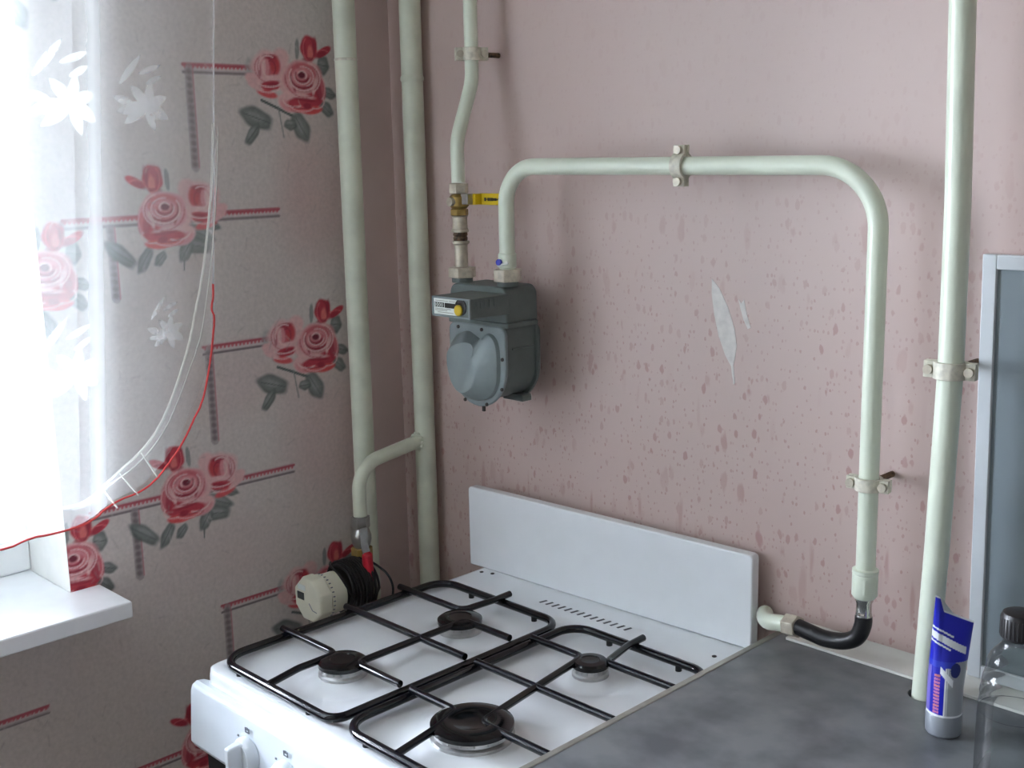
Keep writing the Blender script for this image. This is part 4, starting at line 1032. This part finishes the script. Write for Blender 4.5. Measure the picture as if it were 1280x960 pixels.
# cords following the cloth
def on_cloth(y, z, off=0.0015):
    uv = y_r(min(z, 1.75))-y
    best = [dx for (a, dx), (b, dx2) in zip(PLc[:-1], PLc[1:]) if min(a, b)-0.003 <= uv <= max(a, b)+0.003]
    dx = max(best) if best else 0.0
    return (cpt(uv, dx, z)[0]+off, y, z)
rp_ = [q for q in catmull([(-2.3, 1.10), (-1.2, 1.042), (-0.9, 1.041)] + red_pts + [(-0.4145, 1.262), (-0.418, 1.273), (-0.414, 1.288), (-0.413, 1.303)], 10)]
MB().tube([on_cloth(a, max(b, 1.0), 0.0008) for a, b in rp_], 0.0013, 8).build('red_edging', M['red_cord'], ct)
cr_ = [(-2.3, 1.14), (-1.2, 1.07), (-0.85, 1.072), (-0.71, 1.078), (-0.640, 1.071), (-0.604, 1.076), (-0.556, 1.090), (-0.509, 1.125), (-0.479, 1.165), (-0.452, 1.222), (-0.436, 1.28), (-0.419, 1.358), (-0.406, 1.43), (-0.398, 1.5)]
MB().tube([on_cloth(a, b) for a, b in catmull(cr_, 8)], 0.0015, 8).build('hem_cord', M['hem'], ct)
cr2 = [(a+0.009, b-0.004) for a, b in cr_[5:]]
MB().tube([on_cloth(a, b) for a, b in catmull(cr2, 8)], 0.0008, 6).build('hem_cord', M['hem'], ct)
# hem band: a second layer of cloth
band = MB(); A_ = catmull(cr_[4:], 6); n_ = len(A_)
rows = []
for q in A_:
    y, z = q; rows.append([on_cloth(y, z, 0.0012), on_cloth(min(y+0.010, y_r(z)-0.001), z-0.006, 0.0012)])
band.loft(rows, cap=False, closed_ring=False); band.build('hem_band', M['voile'], ct)
for (a, b) in (((-0.556, 1.087), (-0.535, 1.056)), ((-0.583, 1.074), (-0.563, 1.046)), ((-0.528, 1.110), (-0.508, 1.073))):
    MB().tube([on_cloth(a[0]+(b[0]-a[0])*t, a[1]+(b[1]-a[1])*t) for t in np.linspace(0, 1, 6)], 0.0011, 6).build('hem_tie', M['hem'], ct)
# embroidered lilies
def petal(mb, y0, z0, ang, ln, wd):
    n = 10; c, s_ = math.cos(ang), math.sin(ang); L_, R_ = [], []
    for k in range(n+1):
        t = k/n; w = wd*(math.sin(math.pi*min(1, t*0.94+0.06))**0.8)
        if k == n: w = 0.0002
        for lst, sg in ((L_, 1), (R_, -1)):
            lst.append((y0+c*ln*t-s_*w*sg*0.5, z0+s_*ln*t+c*w*sg*0.5))
    rows = [[on_cloth(*a, 0.0011), on_cloth(*b, 0.0011)] for a, b in zip(L_, R_)]
    mb.loft(rows, cap=False, closed_ring=False)
def lily(y, z, sc=1.0, flip=1):
    mb = MB()
    for ang, ln, wd in ((20, .036, .016), (75, .034, .015), (130, .036, .016), (190, .050, .018), (215, .046, .016), (285, .038, .016), (330, .040, .018)):
        petal(mb, y, z, math.radians(ang if flip > 0 else 180-ang), ln*sc, wd*sc)
    for (oy, oz, ang, ln, wd) in ((-0.04, .03, 50, .055, .010), (-0.01, .045, 20, .040, .009), (0.0, .03, 25, .030, .009), (-0.05, .012, -20, .03, .012)):
        petal(mb, y+oy*sc*flip, z+oz*sc, math.radians(ang if flip > 0 else 180-ang), ln*sc, wd*sc)
    mb.build('embroidered_flower', M['thread'], ct)
for (y, z, sc, fl) in ((-0.588, 1.520, 0.95, 1), (-0.482, 1.520, 0.8, 1), (-0.612, 1.222, 0.9, 1), (-0.475, 1.250, 0.6, 1), (-0.72, 1.235, 0.9, -1), (-0.70, 1.53, 0.9, -1), (-0.85, 1.38, 0.95, 1), (-1.0, 1.23, 0.95, -1), (-1.02, 1.53, 0.95, 1), (-0.60, 1.80, 0.95, 1), (-0.84, 1.80, 0.95, -1)):
    lily(y, z, sc, fl)
# rail the curtain hangs from
rl = MB().box(0.115, 0.195, -2.45, -0.33, 2.385, 2.41).build('curtain_rail', M['pvc'], bevel=0.003)
MB().box(0.145, 0.165, -1.43, -1.41, 2.41, RZ).build('bracket', M['pvc'], rl, smooth=False)
tag(rl, 'white ceiling rail above the sheer curtain', 'curtain rail')
